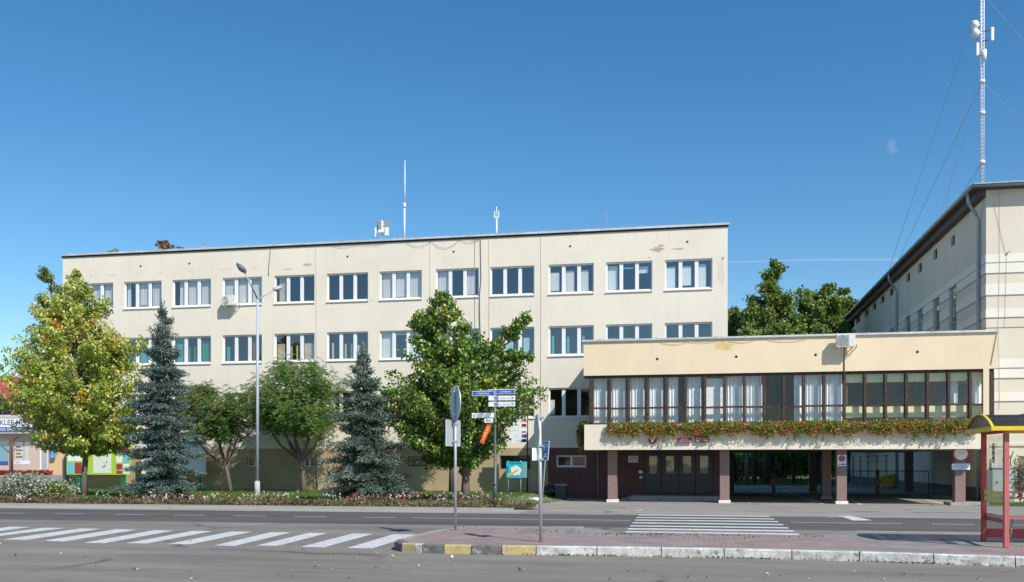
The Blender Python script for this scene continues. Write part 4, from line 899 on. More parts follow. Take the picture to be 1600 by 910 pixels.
# geranium boxes along the parapet: one box, foliage and flowers each, then copies
def geranium(seed):
    r_ = np.random.default_rng(seed); L = 1.02
    root = thing('geranium_box', (0,0,0), 'x', 'flower box', 'red geranium boxes trailing along the parapet')
    mb = MB(); mb.box(-.48, .48, -.22, -.02, -.18, -.02); mb.build('box', 'brown_wood', root, bevel=.01)
    K = 34; kx = r_.uniform(-L/2, L/2, K); kd = r_.uniform(.30,.62,K)+.28*(r_.uniform(0,1,K) > .8); X = []
    for j in range(K):
        m = int(46*kd[j]/.5); t = r_.uniform(0,1,m)**1.15; lean = r_.normal(0,.12)
        X.append(np.c_[kx[j]+lean*t+r_.normal(0,.05,m)*(1.1-.5*t), -.10-.17*np.sin(np.clip(t*1.3,0,1)*np.pi*.75)+r_.normal(0,.05,m), .17-t*kd[j]+r_.normal(0,.04,m)])
    X = np.concatenate(X); x, y, z = X[:,0], np.minimum(X[:,1], -.01), X[:,2]
    npmesh('foliage', leaf_quads(np.c_[x,y,z], .075, r_, .9, droop=.25), 4, 'leaf_geranium', root)
    n = 190; cx = r_.uniform(-L/2, L/2, 60); ct = r_.uniform(0,1,60); P = np.c_[cx, -.17-.16*np.sin(np.clip(ct*1.3,0,1)*np.pi*.75), .22-ct*.72]
    P = np.repeat(P, 4, axis=0)+r_.normal(0,.018,(60*4,3)); P[:,1] = np.minimum(P[:,1]-.02, -.02)
    npmesh('flowers', leaf_quads(P, .042, r_, 1.0), 4, 'flower_red', root)
    return root
gp = [geranium(k) for k in (11,12,13,14,15)]
gu0, gu1 = UV(950,WV), UV(1528,WV); n_g = 16; step = (gu1-gu0)/n_g
for i in range(n_g):
    src = gp[(i*3)%5 if i > 4 else i]; o = src if i < 5 else copy_tree(src)
    o.location = (gu0+step*(i+.5), WV-.03, WZ1-.12+.03*math.sin(i*1.7)); o.scale = (step/1.0, 1, .92+.16*(i*7%5)/5)
    if i == 0: o['label'] = 'leftmost geranium box on the parapet, with few red flowers'
    elif i == n_g-1: o['label'] = 'rightmost geranium box on the parapet, nearest the bus shelter roof'
    else: o['label'] = 'brown box of trailing red geraniums in the row along the parapet'; o['group'] = 'red geranium boxes trailing along the parapet'
for i in (0, ):
    if 'group' in gp[0]: del gp[0]['group']
last = [o for o in bpy.data.objects if o.name.startswith('geranium_box') and o.get('label','').startswith('rightmost')][0]
if 'group' in last: del last['group']
# one at the left side of the wing
o = copy_tree(gp[1]); o.rotation_euler = (0,0,R(-90)); o.location = (WU0-.02, 49.4, WZ1-.2); o.scale = (2.0,1.3,1.9); o['label'] = 'green trailing geranium box hung on the left side wall of the wing'
if 'group' in o: del o['group']

# ------------------------------------------------------------------ building on the right
RU = 14.2; RV0, RV1 = FV+.0, 107.5
RZ = ZV(1542, 297, RV0)
right = thing('side_building', (RU, RV0, -.33), 'tall cream building on the right edge with pale bands and a long shaded side wall', 'building')
small = [(1489,376.5),(1461.5,398),(1437.5,419.2),(1418.8,434.5),(1392.7,457),(1378.7,469),(1366,479.3),(1354,489.7),(1341,500),(1332,508)]
ch = []
for (x, y) in small:
    p = PU(x, y, RU); va, vb = PU(x+3.0, y, RU)[1], PU(x-3.0, y, RU)[1]; ch.append((va, vb, p[2]-.30, p[2]+.30))
tall = []
for (x, y0, y1, w_) in ((1488.8,449,640,.85),(1463,466,640,.85),(1437.3,484,640,.85),(1418,495,640,.85),(1394,513,640,.8),(1380,522,640,.8),(1366,531,640,.8)):
    v = PU(x, y0, RU)[1]; ztop = PU(x, y0, RU)[2]; tall.append((v-w_, v+w_, 8.6, ztop))
lowh = []
for v in np.arange(72, 104, 4.3): lowh.append((v-.45, v+.45, -.05 if False else .35, 1.95))
# side wall (plane u = RU, spans v): reuse wall_sheet through a swap
mb = MB(); wall_sheet(mb, RV0, RV1, -.5, RZ, RU, ch+tall+lowh, .3)
mb.v = [(p[1], p[0], p[2]) for p in mb.v]; 
RU2 = RU+16; front_hole = [(UV(1591,RV0), UV(1591,RV0)+1.3, ZV(1595,771,RV0), ZV(1595,713,RV0))]
m2 = MB(); wall_sheet(m2, RU, RU2, -.5, RZ, RV0, front_hole, .3); mb.add(m2.v, m2.f)
mb.quad((RU,RV1,-.5),(RU2,RV1,-.5),(RU2,RV1,RZ),(RU,RV1,RZ)); mb.quad((RU2,RV0,-.5),(RU2,RV1,-.5),(RU2,RV1,RZ),(RU2,RV0,RZ))
mb.build('wall', 'right_wall', right)
mb = MB(); mb.box(RU+.6, RU+.65, RV0+.7, RV1-.5, -.4, RZ-.2); mb.box(RU+.6, RU2-.5, RV0+.7, RV0+.75, -.4, RZ-.2); mb.build('interior', 'interior', right)
for (a, b, c, d) in ch:
    mb = MB(); mb.box(RU+.14, RU+.18, a, b, c, d); mb.build('attic_window', 'dark_hole_shade', right)
for (a, b, c, d) in tall:
    mb = MB(); mb.box(RU+.16, RU+.2, a, b, c, d); mb.box(RU+.12, RU+.159, a, a+.14, c, d); mb.box(RU+.12, RU+.159, b-.14, b, c, d); mb.box(RU+.12,RU+.159,(a+b)/2-.06,(a+b)/2+.06,c,d); f = mb.build('window', 'gutter_zinc', right)
    mb = MB(); mb.quad((RU+.11,a+.14,c+.1),(RU+.11,b-.14,c+.1),(RU+.11,b-.14,d-.1),(RU+.11,a+.14,d-.1)); mb.build('pane', 'glass', f)
for (a, b, c, d) in lowh:
    mb = MB(); mb.box(RU+.16, RU+.2, a, b, c, d); f = mb.build('window', 'poster_brown', right)
    mb = MB(); mb.box(RU-.06, RU-.002, a-.12, b+.12, d+.15, d+.3); mb.build('hood', 'wainscot', f)
h = front_hole[0]; window(right, h[0], h[1], h[2], h[3], RV0, [N,N], 2, 'dark_metal', False, .06, .06)
# bands: pale courses and dark grooves, wrapping front and side
zf = lambda y: ZV(1560, y, RV0)
pale = [(zf(410), zf(397.5)), (zf(426.5), zf(411)), (zf(461), zf(444)), (zf(496), zf(483)), (zf(575), zf(562)), (zf(591), zf(577)), (zf(627),zf(614))]
def around(z0, z1, d, nm, m, side_from=RV0):
    hs = sorted([hh for hh in tall if hh[2] < z1 and hh[3] > z0]); segs = []; cur = RV0
    for a, b, c, e in hs: segs.append((cur, a)); cur = b
    segs.append((cur, RV1))
    mb = MB(); mb.box(RU-d, RU2, RV0-d, RV0-.001, z0, z1)
    a, b = segs[0]; mb.box(RU-d, RU-.001, a, b, z0, z1)
    mb.build(nm, m, right)
    for a, b in segs[1:]:
        if b > a: mb = MB(); mb.box(RU-d, RU-.001, a, b, z0, z1); mb.build(nm, m, right)
for z0, z1 in pale: around(z0, z1, .02, 'pale_band', 'right_band')
for y in (410.6, 427, 461.6, 496.6, 511.6, 575.6, 591.6, 627.6): z = zf(y); around(z-.028, z-.003, .024, 'groove', 'groove')
around(ZV(1560,697,RV0), ZV(1560,693,RV0), .08, 'string_course', 'right_wall')
mb = MB(); mb.box(RU-.03, UV(1541,RV0), RV0-.03, RV0-.001, -.33, ZV(1530,758,RV0)); mb.build('wainscot', 'wainscot', right)
mb = MB(); mb.box(RU-.03, RU-.001, RV0, RV1, -.33, .35); mb.build('side_plinth', 'wainscot', right)
# roof
mb = MB(); e = .75
A = [(RU-e,RV0-e*.8,RZ+.05),(RU2+e,RV0-e*.8,RZ+.05),(RU2+e,RV1+e,RZ+.05),(RU-e,RV1+e,RZ+.05)]
mb.add(A+[(RU+7.5,RV0+8,RZ+2.0),(RU2-7.5,RV0+8,RZ+2.0),(RU2-7.5,RV1-8,RZ+2.0),(RU+7.5,RV1-8,RZ+2.0)], [(0,1,5,4),(1,2,6,5),(2,3,7,6),(3,0,4,7),(4,5,6,7)]); mb.build('roof', 'roof_dark', right)
mb = MB(); mb.quad(*[(p[0],p[1],p[2]-.02) for p in A]); mb.box(RU-.4, RU-.002, RV0, RV1, RZ-.35, RZ+.02); mb.build('eaves', 'eave_wood', right)
mb = MB(); mb.tube([(RU-e-.05,RV1+e,RZ+.1),(RU-e-.05,RV0-e*.8-.05,RZ+.1),(RU2+e,RV0-e*.8-.05,RZ+.1)], .1, 8)
mb.box(RU-e-.02, RU2+e, RV0-e*.8-.12, RV0-e*.8+.1, RZ+.14, RZ+.2); mb.build('gutter', 'gutter_zinc', right)
for x in (1528, 1401, 1314):
    v = PU(x, 500, RU-.12)[1] if x != 1528 else PU(1528,500,RU-.14)[1]
    mb = MB(); mb.tube([(RU-e,v-.5,RZ),(RU-e,v-.5,RZ-.4),(RU-e+.15,v-.35,RZ-.65),(RU-.25,v-.05,RZ-1.0),(RU-.13,v,RZ-1.3),(RU-.13,v,-.3)], .085, 8)
    for z in (3,6,9,12): mb.tube([(RU-.13,v,z),(RU-.13,v,z+.07)], .1, 8)
    mb.build('downpipe', 'gutter_zinc', right)
for (pts) in ([(1562,290),(1562,400),(1560,515),(1561,560),(1562,640)], [(1553,318),(1571,392),(1573,394),(1570,512)]):
    mb = MB(); mb.tube([(UV(x,RV0-.035), RV0-.035, ZV(x,y,RV0-.035)) for x, y in pts], .008, 4); mb.build('cable', 'cable', right)
mb = MB(); a = PV(1575,395,RV0); mb.tube([(a[0]-.15,RV0-.02,a[2]-.12),(a[0]+.1,RV0-.15,a[2]+.08)], .025, 5); mb.build('bracket', 'ant_gray', right)
# cabinet by the wall, poster
u0, u1 = UV(1550,RV0-.8), UV(1586.5,RV0-.8); z0, z1 = -.3, ZV(1568,733,RV0-.8)
t = thing('utility_cabinet', ((u0+u1)/2, RV0-.8, -.33), 'pale grey electrical cabinet against the cream wall behind the shelter', 'cabinet')
mb = MB(); mb.box(u0, u1, RV0-.8, RV0-.3, z0+.25, z1); mb.build('body', 'cabinet', t, bevel=.01)
mb = MB(); mb.box(u0-.02, u1+.02, RV0-.83, RV0-.28, z1, z1+.05); mb.build('lid', 'cabinet_side', t); mb = MB(); mb.box(u0+.03, u1-.03, RV0-.77, RV0-.32, -.38, z0+.25); mb.build('base', 'kerb_gray', t)
for k in range(2):
    a = u0+.05+k*(u1-u0-.07)/2; b = a+(u1-u0-.07)/2-.03; mb = MB(); mb.box(a, b, RV0-.815, RV0-.8, z0+.3, z1-.05); d = mb.build('door', 'cabinet', t, bevel=.003)
    if k == 0: mb = MB(); mb.box(b-.35, b-.28, RV0-.83, RV0-.816, .62, .72); mb.build('handle', 'dark_metal', d)
mb = MB(); mb.box(u0-.002-.25, u0-.002, RV0-.78, RV0-.3, -.33, z1-.05); mb.build('side_box', 'cabinet_side', t)
plaque('notice_plate', 1549, 1557, 715, 731, RV0-.05, 'white_sign', 'white notice with violet lines above the grey cabinet', [('OGŁOSZENIE',.85,.09,.8),('GMINA',.65,.09,.6),('MIASTO',.45,.09,.8),('2014',.2,.09,.5)], 'ink_violet', lab_cat='notice')
p = PV(1578,728,RV0-.05); mb = MB(); mb.tube([(p[0],RV0-.1,p[2]),(p[0],RV0-.15,p[2]+.35),(p[0]-.12,RV0-.2,p[2]+.62)], .03, 6); mb.tube([(p[0],RV0-.15,p[2]+.35),(p[0]+.12,RV0-.2,p[2]+.75)], .03, 6); o = mb.build('flag_bracket', 'bark', loc=(p[0],RV0-.1,p[2])); tag(o, 'rusty forked flag holder on the cream wall beside the cabinet', 'bracket')

# mast on the right building with antennas and guys
mu_, mv_ = UV(1534.5, 57.0), 57.0
zz = lambda y: ZV(1534.5, y, mv_)
mast = thing('radio_mast', (mu_, mv_, RZ), 'tall white lattice mast with antennas above the right building', 'mast')
mb = MB(); top_z = zz(-160)
for k in range(3):
    a = k*2.094; mb.tube([(mu_+.1*math.cos(a), mv_+.1*math.sin(a), RZ-.3),(mu_+.1*math.cos(a), mv_+.1*math.sin(a), top_z)], .025, 5)
z = RZ; s = 0
while z < top_z:
    for k in range(3):
        a, b = k*2.094, (k+1)*2.094; mb.tube([(mu_+.1*math.cos(a), mv_+.1*math.sin(a), z),(mu_+.1*math.cos(b), mv_+.1*math.sin(b), z+.2)], .013, 4, False)
    z += .2
mb.build('tower', 'ant_white', mast)
for yy in (128,177,254):
    mb = MB(); mb.tube([(mu_,mv_,zz(yy)-.08),(mu_,mv_,zz(yy)+.08)], .16, 8); mb.build('collar', 'ant_white', mast)
for (x, y, r) in ((1525,39,.24),(1526,52,.24)):
    p = PV(x, y, mv_-.1); mb = MB(); 
    for k in range(6):
        pass
    mb.tube([(p[0]-.25,p[1],p[2]),(p[0]-.2,p[1],p[2]),(p[0],p[1],p[2]),(p[0]+.12,p[1],p[2])], [.05,r,r,r*.6], 14); mb.tube([(p[0],p[1],p[2]),(mu_,mv_,p[2])], .03, 6); mb.build('dish_antenna', 'ant_white', mast)
for (x, y0, y1, ) in ((1550.5,43,64),(1527.5,67,88)):
    a = PV(x, y1, mv_); b = PV(x, y0, mv_); mb = MB(); mb.box(a[0]-.08, a[0]+.08, mv_-.06, mv_+.06, a[2], b[2]); mb.build('panel_antenna', 'ant_white', mast, bevel=.02)
    mb = MB()
    for q in (.15,.85): z = a[2]+(b[2]-a[2])*q; mb.tube([(a[0],mv_,z),(mu_,mv_,z-.1)], .03, 6)
    mb.build('antenna_arm', 'poster_brown' if x > 1535 else 'ant_gray', mast)
p = PV(1537, 88, mv_-.15); mb = MB(); mb.tube([(p[0],p[1]-.1,p[2]-.3),(p[0],p[1]-.1,p[2]+.3)], [.12,.13], 10); mb.build('radio_unit', 'ant_white', mast)
# guy wires
def wire(a, b, r=.012, nm='guy_wire', par=mast, m='ant_gray', sag=0):
    a, b = Vector(a), Vector(b); mb = MB(); mb.tube([a.lerp(b, t/8)-Vector((0,0,sag*4*(t/8)*(1-t/8))) for t in range(9)], r, 4, False); return mb.build(nm, m, par)
def rp(x, y):
    # point on the left roof edge of the right building that projects near pixel x
    return PU(x, y, RU-.3)
wire((mu_,mv_,zz(-10)), (RU-.2, PU(1381,430,RU-.2)[1], RZ+.1), .012)
wire((mu_,mv_,zz(-10)), (RU-.2, PU(1480,335,RU-.2)[1]+1, RZ+.1), .008)
wire((mu_,mv_,zz(128)), (RU-.2, PU(1390,425,RU-.2)[1], RZ+.1), .012)
wire((mu_,mv_,zz(128)), (RU-.2, PU(1472,335,RU-.2)[1]+2, RZ+.1), .008)
wire((mu_,mv_,zz(252)), (RU+.1, PU(1450,355,RU-.2)[1], RZ+.12), .012)
wire((mu_,mv_,zz(252)), (RU+.3, PU(1480,335,RU-.2)[1], RZ+.12), .01)
wire((mu_,mv_,zz(-10)), (mu_+10,mv_+4,zz(270)), .01); wire((mu_,mv_,zz(128)), (mu_+10,mv_+4,zz(370)), .01); wire((mu_,mv_,zz(252)), (mu_+9,mv_+6,RZ+2.0), .01)

# rooftop antennas of the office block
AV = FV+1.5
p = PV(597, 371, AV); t = thing('antenna_cluster', (p[0],AV,MROOF), 'cluster of white and grey panel antennas on the office roof', 'antenna')
mb = MB(); mb.tube([(p[0],AV,MROOF),(p[0],AV,ZV(597,345,AV))], .05, 8); mb.build('pole', 'ant_white', t)
for (x, y0, y1, w_, m_, dy) in ((587,356,371,.06,'ant_white',0),(591,343,360,.1,'ant_gray',.1),(594.5,347,362,.1,'ant_gray',-.1),(604,341,357,.1,'ant_gray',.1),(599,346,358,.14,'ant_white',.2),(606,357,370,.12,'ant_white',-.2),(597,360,365,.2,'ant_white',-.15)):
    a, b = PV(x, y1, AV), PV(x, y0, AV); mb = MB(); mb.box(a[0]-w_, a[0]+w_, AV+dy-.05, AV+dy+.05, a[2], b[2]); mb.build('panel_antenna', m_, t, bevel=.015)
    mb = MB(); zc = (a[2]+b[2])/2; mb.tube([(a[0],AV+dy,zc),(p[0],AV,zc)], .02, 5); mb.build('antenna_arm', 'ant_gray', t)
p = PV(632, 371, AV); t = thing('rooftop_mast', (p[0],AV,MROOF), 'tallest thin white mast on the office roof', 'mast')
mb = MB(); mb.tube([(p[0],AV,MROOF),(p[0],AV,ZV(632,320,AV))], .05, 8); mb.tube([(p[0],AV,ZV(632,325,AV)),(p[0],AV,ZV(632,318,AV))], .085, 8); mb.build('pole', 'ant_white', t)
mb = MB(); mb.tube([(p[0]+.02,AV,ZV(632,320,AV)),(p[0]+.03,AV,ZV(632,251,AV))], [.045,.018], 6); mb.build('whip', 'ant_white', t)
p = PV(776, 363, AV); t = thing('weather_mast', (p[0],AV,MROOF), 'short white mast with a small U shaped instrument fork on the office roof', 'mast')
mb = MB(); mb.tube([(p[0],AV,MROOF),(p[0],AV,ZV(776,342,AV))], .045, 8); mb.tube([(p[0],AV,ZV(776,342,AV)),(p[0],AV,ZV(776,323,AV))], .02, 5); mb.build('pole', 'ant_white', t)
mb = MB(); z = ZV(776,341,AV); mb.box(p[0]-.13, p[0]+.13, AV-.04, AV+.04, z, z+.06)
for s in (-.12,.12): mb.box(p[0]+s-.03, p[0]+s+.03, AV-.03, AV+.03, z+.06, z+.4)
mb.build('sensor_fork', 'ant_white', t)
for (x, y0, lb) in ((320,374,'small dark aerial left on the office roof'),(625,361,'small dark aerial beside the tall thin roof mast'),(948,330,'thin grey aerial near the right end of the office roof'),(127,396,'small dark stub near the left corner of the office roof')):
    p = PV(x, y0, FV+3); zb = MROOF; mb = MB(); mb.tube([(p[0],FV+3,zb),(p[0],FV+3,p[2])], .018 if x != 948 else .012, 5)
    if x != 948:
        for k in range(3): z = p[2]-.05-.14*k; mb.tube([(p[0]-.12,FV+3,z),(p[0]+.12,FV+3,z)], .012, 4)
    o = mb.build('aerial', 'ant_gray', loc=(p[0],FV+3,zb)); tag(o, lb, 'aerial')

# ------------------------------------------------------------------ street lamp
lx, lv = G(402, 783); t = thing('street_lamp', (lx,lv,0), 'tall pale street lamp with two arms standing at the edge of the flower bed', 'street lamp')
zl = lambda x, y: ZV(x, y, lv)
mb = MB(); mb.tube([(lx,lv,0),(lx,lv,zl(402,752))], [.12,.115], 10); mb.build('base', 'lamp_concrete', t)
mb = MB(); mb.tube([(lx,lv,zl(402,752)),(lx+.02,lv,zl(404,468))], [.075,.055], 10); pj = (lx+.02,lv,zl(404,468)); mb.build('pole', 'lamp_white', t)
def head(tip, arm_end, nm):
    # cobra style head: body ellipsoid and lens
    a, b = Vector(arm_end), Vector(tip); d = (b-a).normalized(); c = a.lerp(b, .5); L = (b-a).length/2
    up = Vector((0,0,1)); sd = d.cross(up).normalized(); u2 = sd.cross(d).normalized(); mb = MB(); mb.sphere((0,0,0), 1, 1, 1, 14, 8)
    o_ = MB(); o_.sm = True
    def tr(q, sx, sy, sz, off): return tuple(c+u2*off+d*(q[0]*sx)+sd*(q[1]*sy)+u2*(q[2]*sz))
    o_.add([tr(q, L*1.05, .17, .105, .02) for q in mb.v], mb.f); h_ = o_.build('lamp_head', 'lamp_white', t)
    o2 = MB(); o2.sm = True; o2.add([tr(q, L*.68, .135, .09, -.035) for q in mb.v], mb.f); o2.build('lens', 'lamp_glass', h_)
e1 = (UV(383,lv-1.0), lv-1.0, ZV(383,427,lv-1.0)); h1 = (UV(371,lv-1.6), lv-1.6, ZV(371,411,lv-1.6))
mb = MB(); mb.tube([pj, e1], [.035,.03], 8); mb.build('arm', 'steel_galv', t); head(h1, e1, 'a')
e2 = (UV(427,lv+.6), lv+.6, ZV(427,454,lv+.6)); h2 = (UV(441,lv+1.0), lv+1.0, ZV(441,449,lv+1.0))
mb = MB(); mb.tube([pj, e2], [.035,.03], 8); mb.build('arm', 'lamp_white', t); head(h2, e2, 'b')

# ------------------------------------------------------------------ sign posts on the island
su, sv = G(711.5, 828, .16); t = thing('sign_post', (su,sv,.16), 'grey post on the island with a round sign and a long plate seen from behind', 'sign post')
zs_ = lambda y: ZV(711, y, sv)
mb = MB(); mb.tube([(su,sv,.1),(su,sv,zs_(605))], .033, 10); mb.build('pole', 'steel_galv', t)
def edge_disc(mb, c, r, nrm, th=.02, n=32):
    nrm = Vector(nrm).normalized(); up = Vector((0,0,1)); sd = nrm.cross(up).normalized(); c = Vector(c)
    P = [c+sd*r*math.cos(2*math.pi*k/n)+up*r*math.sin(2*math.pi*k/n) for k in range(n)]
    mb.add([p-nrm*th/2 for p in P]+[p+nrm*th/2 for p in P], [tuple(range(n)), tuple(range(n,2*n))[::-1]]+[(k,(k+1)%n,n+(k+1)%n,n+k) for k in range(n)])
vd = Vector((su,sv,0)).normalized(); sdv = Vector((vd.y,-vd.x,0))
nr = (vd*.28+sdv*.96)
mb = MB(); edge_disc(mb, Vector((su,sv,zs_(630)))+vd*.06-sdv*.0, .415, nr); mb.build('round_sign', 'sign_back', t)
mb = MB(); c = Vector((su,sv,zs_(677)))+vd*.05-sdv*.05; ax = (sdv*.16+vd*.26); mb.obox(c, ax, nr*.01, (0,0,.30)); mb.build('sign_plate', 'sign_back', t)
mb = MB()
for y in (612,648,664,690): mb.box(su-.045, su+.045, sv-.045, sv+.045, zs_(y)-.02, zs_(y)+.02)
mb.build('clamps', 'steel_galv', t)
su, sv = G(845, 847, .16); t = thing('sign_post', (su,sv,.16), 'grey island post with a round sign seen edge on and a small white plate', 'sign post')
zs_ = lambda y: ZV(845, y, sv)
mb = MB(); mb.tube([(su,sv,.1),(su-.02,sv,zs_(648))], .034, 10); mb.build('pole', 'steel_galv', t)
vd = Vector((su,sv,0)).normalized(); sdv = Vector((vd.y,-vd.x,0)); nr = (vd*.17+sdv*.985)
mb = MB(); edge_disc(mb, Vector((su,sv,zs_(672)))-sdv*.075+vd*.04, .30, nr); mb.build('round_sign', 'sign_back', t)
mb = MB(); c = Vector((su,sv,zs_(710)))-sdv*.09+vd*.05; mb.obox(c, sdv*.055+vd*.22, nr*.02, (0,0,.12)); mb.build('sign_plate', 'white_sign', t)
mb = MB()
for y in (653,697,718): mb.box(su-.05, su+.05, sv-.05, sv+.05, zs_(y)-.02, zs_(y)+.02)
mb.build('clamps', 'steel_galv', t)
# leaning parking sign beyond it
pu, pv = G(846, 793.5); t = thing('parking_sign', (pu,pv,0), 'blue parking sign on a thin leaning post at the end of the flower bed', 'road sign')
tp = Vector(PV(852, 717, pv)); tp2 = Vector(PV(854, 692, pv))
mb = MB(); mb.tube([(pu,pv,-.1), tp, tp2], .026, 8); mb.build('pole', 'steel_galv', t)
ax = Vector((.135,-.14,0)); up = (tp2-tp).normalized(); c = tp.lerp(tp2,.5)+Vector((0,-.04,0)); nrm = ax.cross(up).normalized()
H_ = .36
mb = MB(); mb.obox(c, ax*1.0, nrm*.008, up*H_); mb.build('panel', 'white_sign', t)
mb = MB(); mb.obox(c+nrm*.010, ax*.86, nrm*.003, up*(H_-.035)); mb.build('blue_field', 'parking_blue', t)
text('lettering', 'P', c+nrm*.016+up*.12, .36, 'white_sign', t, right=ax, up=up, width=.26)
mb = MB(); mb.obox(c+nrm*.015-up*.14, ax*.3, nrm*.002, up*.03); mb.obox(c+nrm*.015-up*.22, ax*.5, nrm*.002, up*.03); mb.build('symbol', 'white_sign', t)

# ------------------------------------------------------------------ finger post
du, dv = G(773.5, 793); t = thing('finger_post', (du,dv,0), 'dark post with blue street name plates and white tourist arrows', 'sign post')
zd = lambda y: ZV(773, y, dv)
mb = MB(); mb.tube([(du,dv,0),(du,dv,zd(770)),(du,dv,zd(769)),(du,dv,zd(758)),(du,dv,zd(757)),(du,dv,zd(661))], [.1,.085,.09,.08,.06,.045], 10)
for y, r in ((757,.09),(660,.075),(790,.12)): mb.tube([(du,dv,zd(y)-.04),(du,dv,zd(y)+.04)], r, 10)
mb.build('lower_pole', 'dark_metal', t)
mb = MB(); mb.tube([(du,dv,zd(661)),(du,dv,zd(610))], .035, 8); mb.sphere((du,dv,zd(609)), .05); mb.build('upper_pole', 'steel_galv', t)
def finger(x0, x1, y0, y1, m, txt, ink, dv_=0.0, arrow=None, border=None, sq=None, right=None):
    v = dv-.05+dv_; a = PV(x0, y1, v); b = PV(x1, y0, v); z0, z1 = zd(y1), zd(y0); u0, u1 = a[0], b[0]
    mb = MB(); mb.box(u0, u1, v-.015, v, z0, z1); p = mb.build('arm_plate', m, t)
    if border:
        mb = MB(); e = .02; mb.box(u0-e, u1+e, v-.008, v+.004, z0-e, z1+e); mb.build('border', border, p)
    if txt: text('lettering', txt, ((u0+u1)/2, v-.018, (z0+z1)/2), (z1-z0)*.8, ink, p, width=(u1-u0)*.62)
    if arrow:
        s = -1 if arrow < 0 else 1; xx = u0+.1 if arrow < 0 else u1-.1; h_ = (z1-z0)*.32; mb = MB(); c = (z0+z1)/2
        for q in (-1,1): mb.tube([(xx-s*.05,v-.02,c+q*h_),(xx+s*.05,v-.02,c)], .012, 4)
        mb.build('arrow', 'ink_violet', p)
    if sq:
        mb = MB(); xx = u0+(u1-u0)*sq; c = (z0+z1)/2; mb.box(xx-.07, xx+.07, v-.02, v-.0152, c-.07, c+.07); mb.build('pictogram', 'ink_violet', p)
    return p
finger(738.5,770.5,611.5,617.5,'blue_sign','ul. Sienkiewicza','white_sign',.12,border='white_sign')
finger(775.5,804,609.5,615.5,'blue_sign','ul. Sienkiewicza','white_sign',0,border='white_sign')
finger(763,771.5,609,614.5,'blue_sign','Plac','white_sign',.2,border='white_sign')
finger(763.5,805,619,626,'white_sign','Muzeum','ink_gray',0,1,sq=.3)
finger(763.5,805,628.5,635.5,'white_sign','Poczta','ink_gray',0,1,sq=.3)
finger(737.5,772,645.5,653,'white_sign','Rynek','ink_gray',0,-1)
p = finger(757,770.5,654,660.5,'white_sign','Biblioteka','ink',.02)
mb = MB(); v = dv-.07; mb.prism([(UV(745,v),zd(652.8)),(UV(753,v),zd(652.8)),(UV(757.5,v),zd(645.8)),(UV(749,v),zd(645.8))], v-.003, v, 1); mb.prism([(UV(755,v),zd(652.8)),(UV(765,v),zd(652.8)),(UV(768,v),zd(645.8)),(UV(759.5,v),zd(645.8))], v-.003, v, 1); mb.build('grey_stripes', 'ink_gray', t)
# red and yellow pennant hanging by the finger post
a, b = Vector(PV(764.5,664,dv-.1)), Vector(PV(752.5,693,dv-.25)); t2 = thing('pennant', a, 'narrow red and yellow pennant hanging at a slant beside the finger post', 'pennant')
d = (b-a); n = Vector((d.z,0,-d.x)).normalized()*.085; mb = MB()
for k in range(8):
    p0, p1 = a.lerp(b,k/8), a.lerp(b,(k+1)/8); w0, w1 = Vector((0,.03*math.sin(k),0)), Vector((0,.03*math.sin(k+1),0)); mb.quad(p0-n+w0,p1-n+w1,p1+n+w1,p0+n+w0)
mb.build('cloth', 'banner_red', t2)
mb = MB()
for k in range(6):
    c = a.lerp(b,(k+1.0)/7.6)+Vector((0,-.035,0)); q = n*.5; dd = d.normalized()*.045; mb.quad(c-q-dd*1.4,c-q*.2-dd*.2,c+q+dd*.9,c-q*.1+dd*1.3)
mb.build('yellow_marks', 'banner_yellow', t2)
mb = MB(); mb.tube([a, (du,dv,zd(659))], .008, 4); mb.build('cord', 'cable_dark', t2)

# ------------------------------------------------------------------ blue map board and the stack of direction plates
bv = G(810, 768.5)[1]; bv = 50.0
u0, u1 = UV(791.5,bv), UV(823.5,bv); z0, z1 = ZV(808,747,bv), ZV(808,721.5,bv)
t = thing('map_board', ((u0+u1)/2,bv,0), 'turquoise town map board on two thin posts in front of the plinth', 'information board')
mb = MB(); mb.box(u0, u1, bv-.04, bv, z0, z1); bd = mb.build('panel', 'map_cyan', t)
mb = MB(); cx, cz = (u0+u1)/2-.02, (z0+z1)/2-.03
r_ = random.Random(9); mb.prism([(cx+.36*r_.uniform(.6,1.1)*math.cos(k*.4), cz+.3*r_.uniform(.6,1.1)*math.sin(k*.4)) for k in range(16)], bv-.045, bv-.041, 1); mb.build('map_area', 'map_pale', bd)
mb = MB(); mb.prism([(u0+.08,z0+.1),(u0+.2,z0+.1),(cx+.15,cz-.0),(cx+.02,cz+.05),(u0+.12,z0+.2)], bv-.05, bv-.046, 1); mb.build('orange_area', 'map_orange', bd)
mb = MB(); mb.box(u0+.02, u0+.09, bv-.05, bv-.041, z0+.3, z1-.25); mb.build('blue_label', 'blue_sign', bd)
mb = MB(); mb.box(u1-.22, u1-.03, bv-.05, bv-.041, z0+.05, z1-.08); mb.build('legend', 'ant_gray', bd)
text('lettering', 'PLAN MIASTA', ((u0+u1)/2-.05, bv-.052, z1-.09), .13, 'ink', bd, width=.6)
for x in (794,813.5):
    mb = MB(); u = UV(x,bv+.05); mb.tube([(u,bv+.05,0),(u,bv+.05,z1+.05)], .03, 8); mb.build('post', 'steel_galv' if x < 800 else 'lamp_concrete', t)
pv_ = 51.2; u = UV(824,pv_); t = thing('direction_plate_stack', (u,pv_,0), 'stack of five white direction plates with red marks on a dark post', 'information sign')
mb = MB(); mb.tube([(u,pv_,0),(u,pv_,ZV(824,650,pv_))], .04, 8); mb.build('post', 'black_metal', t)
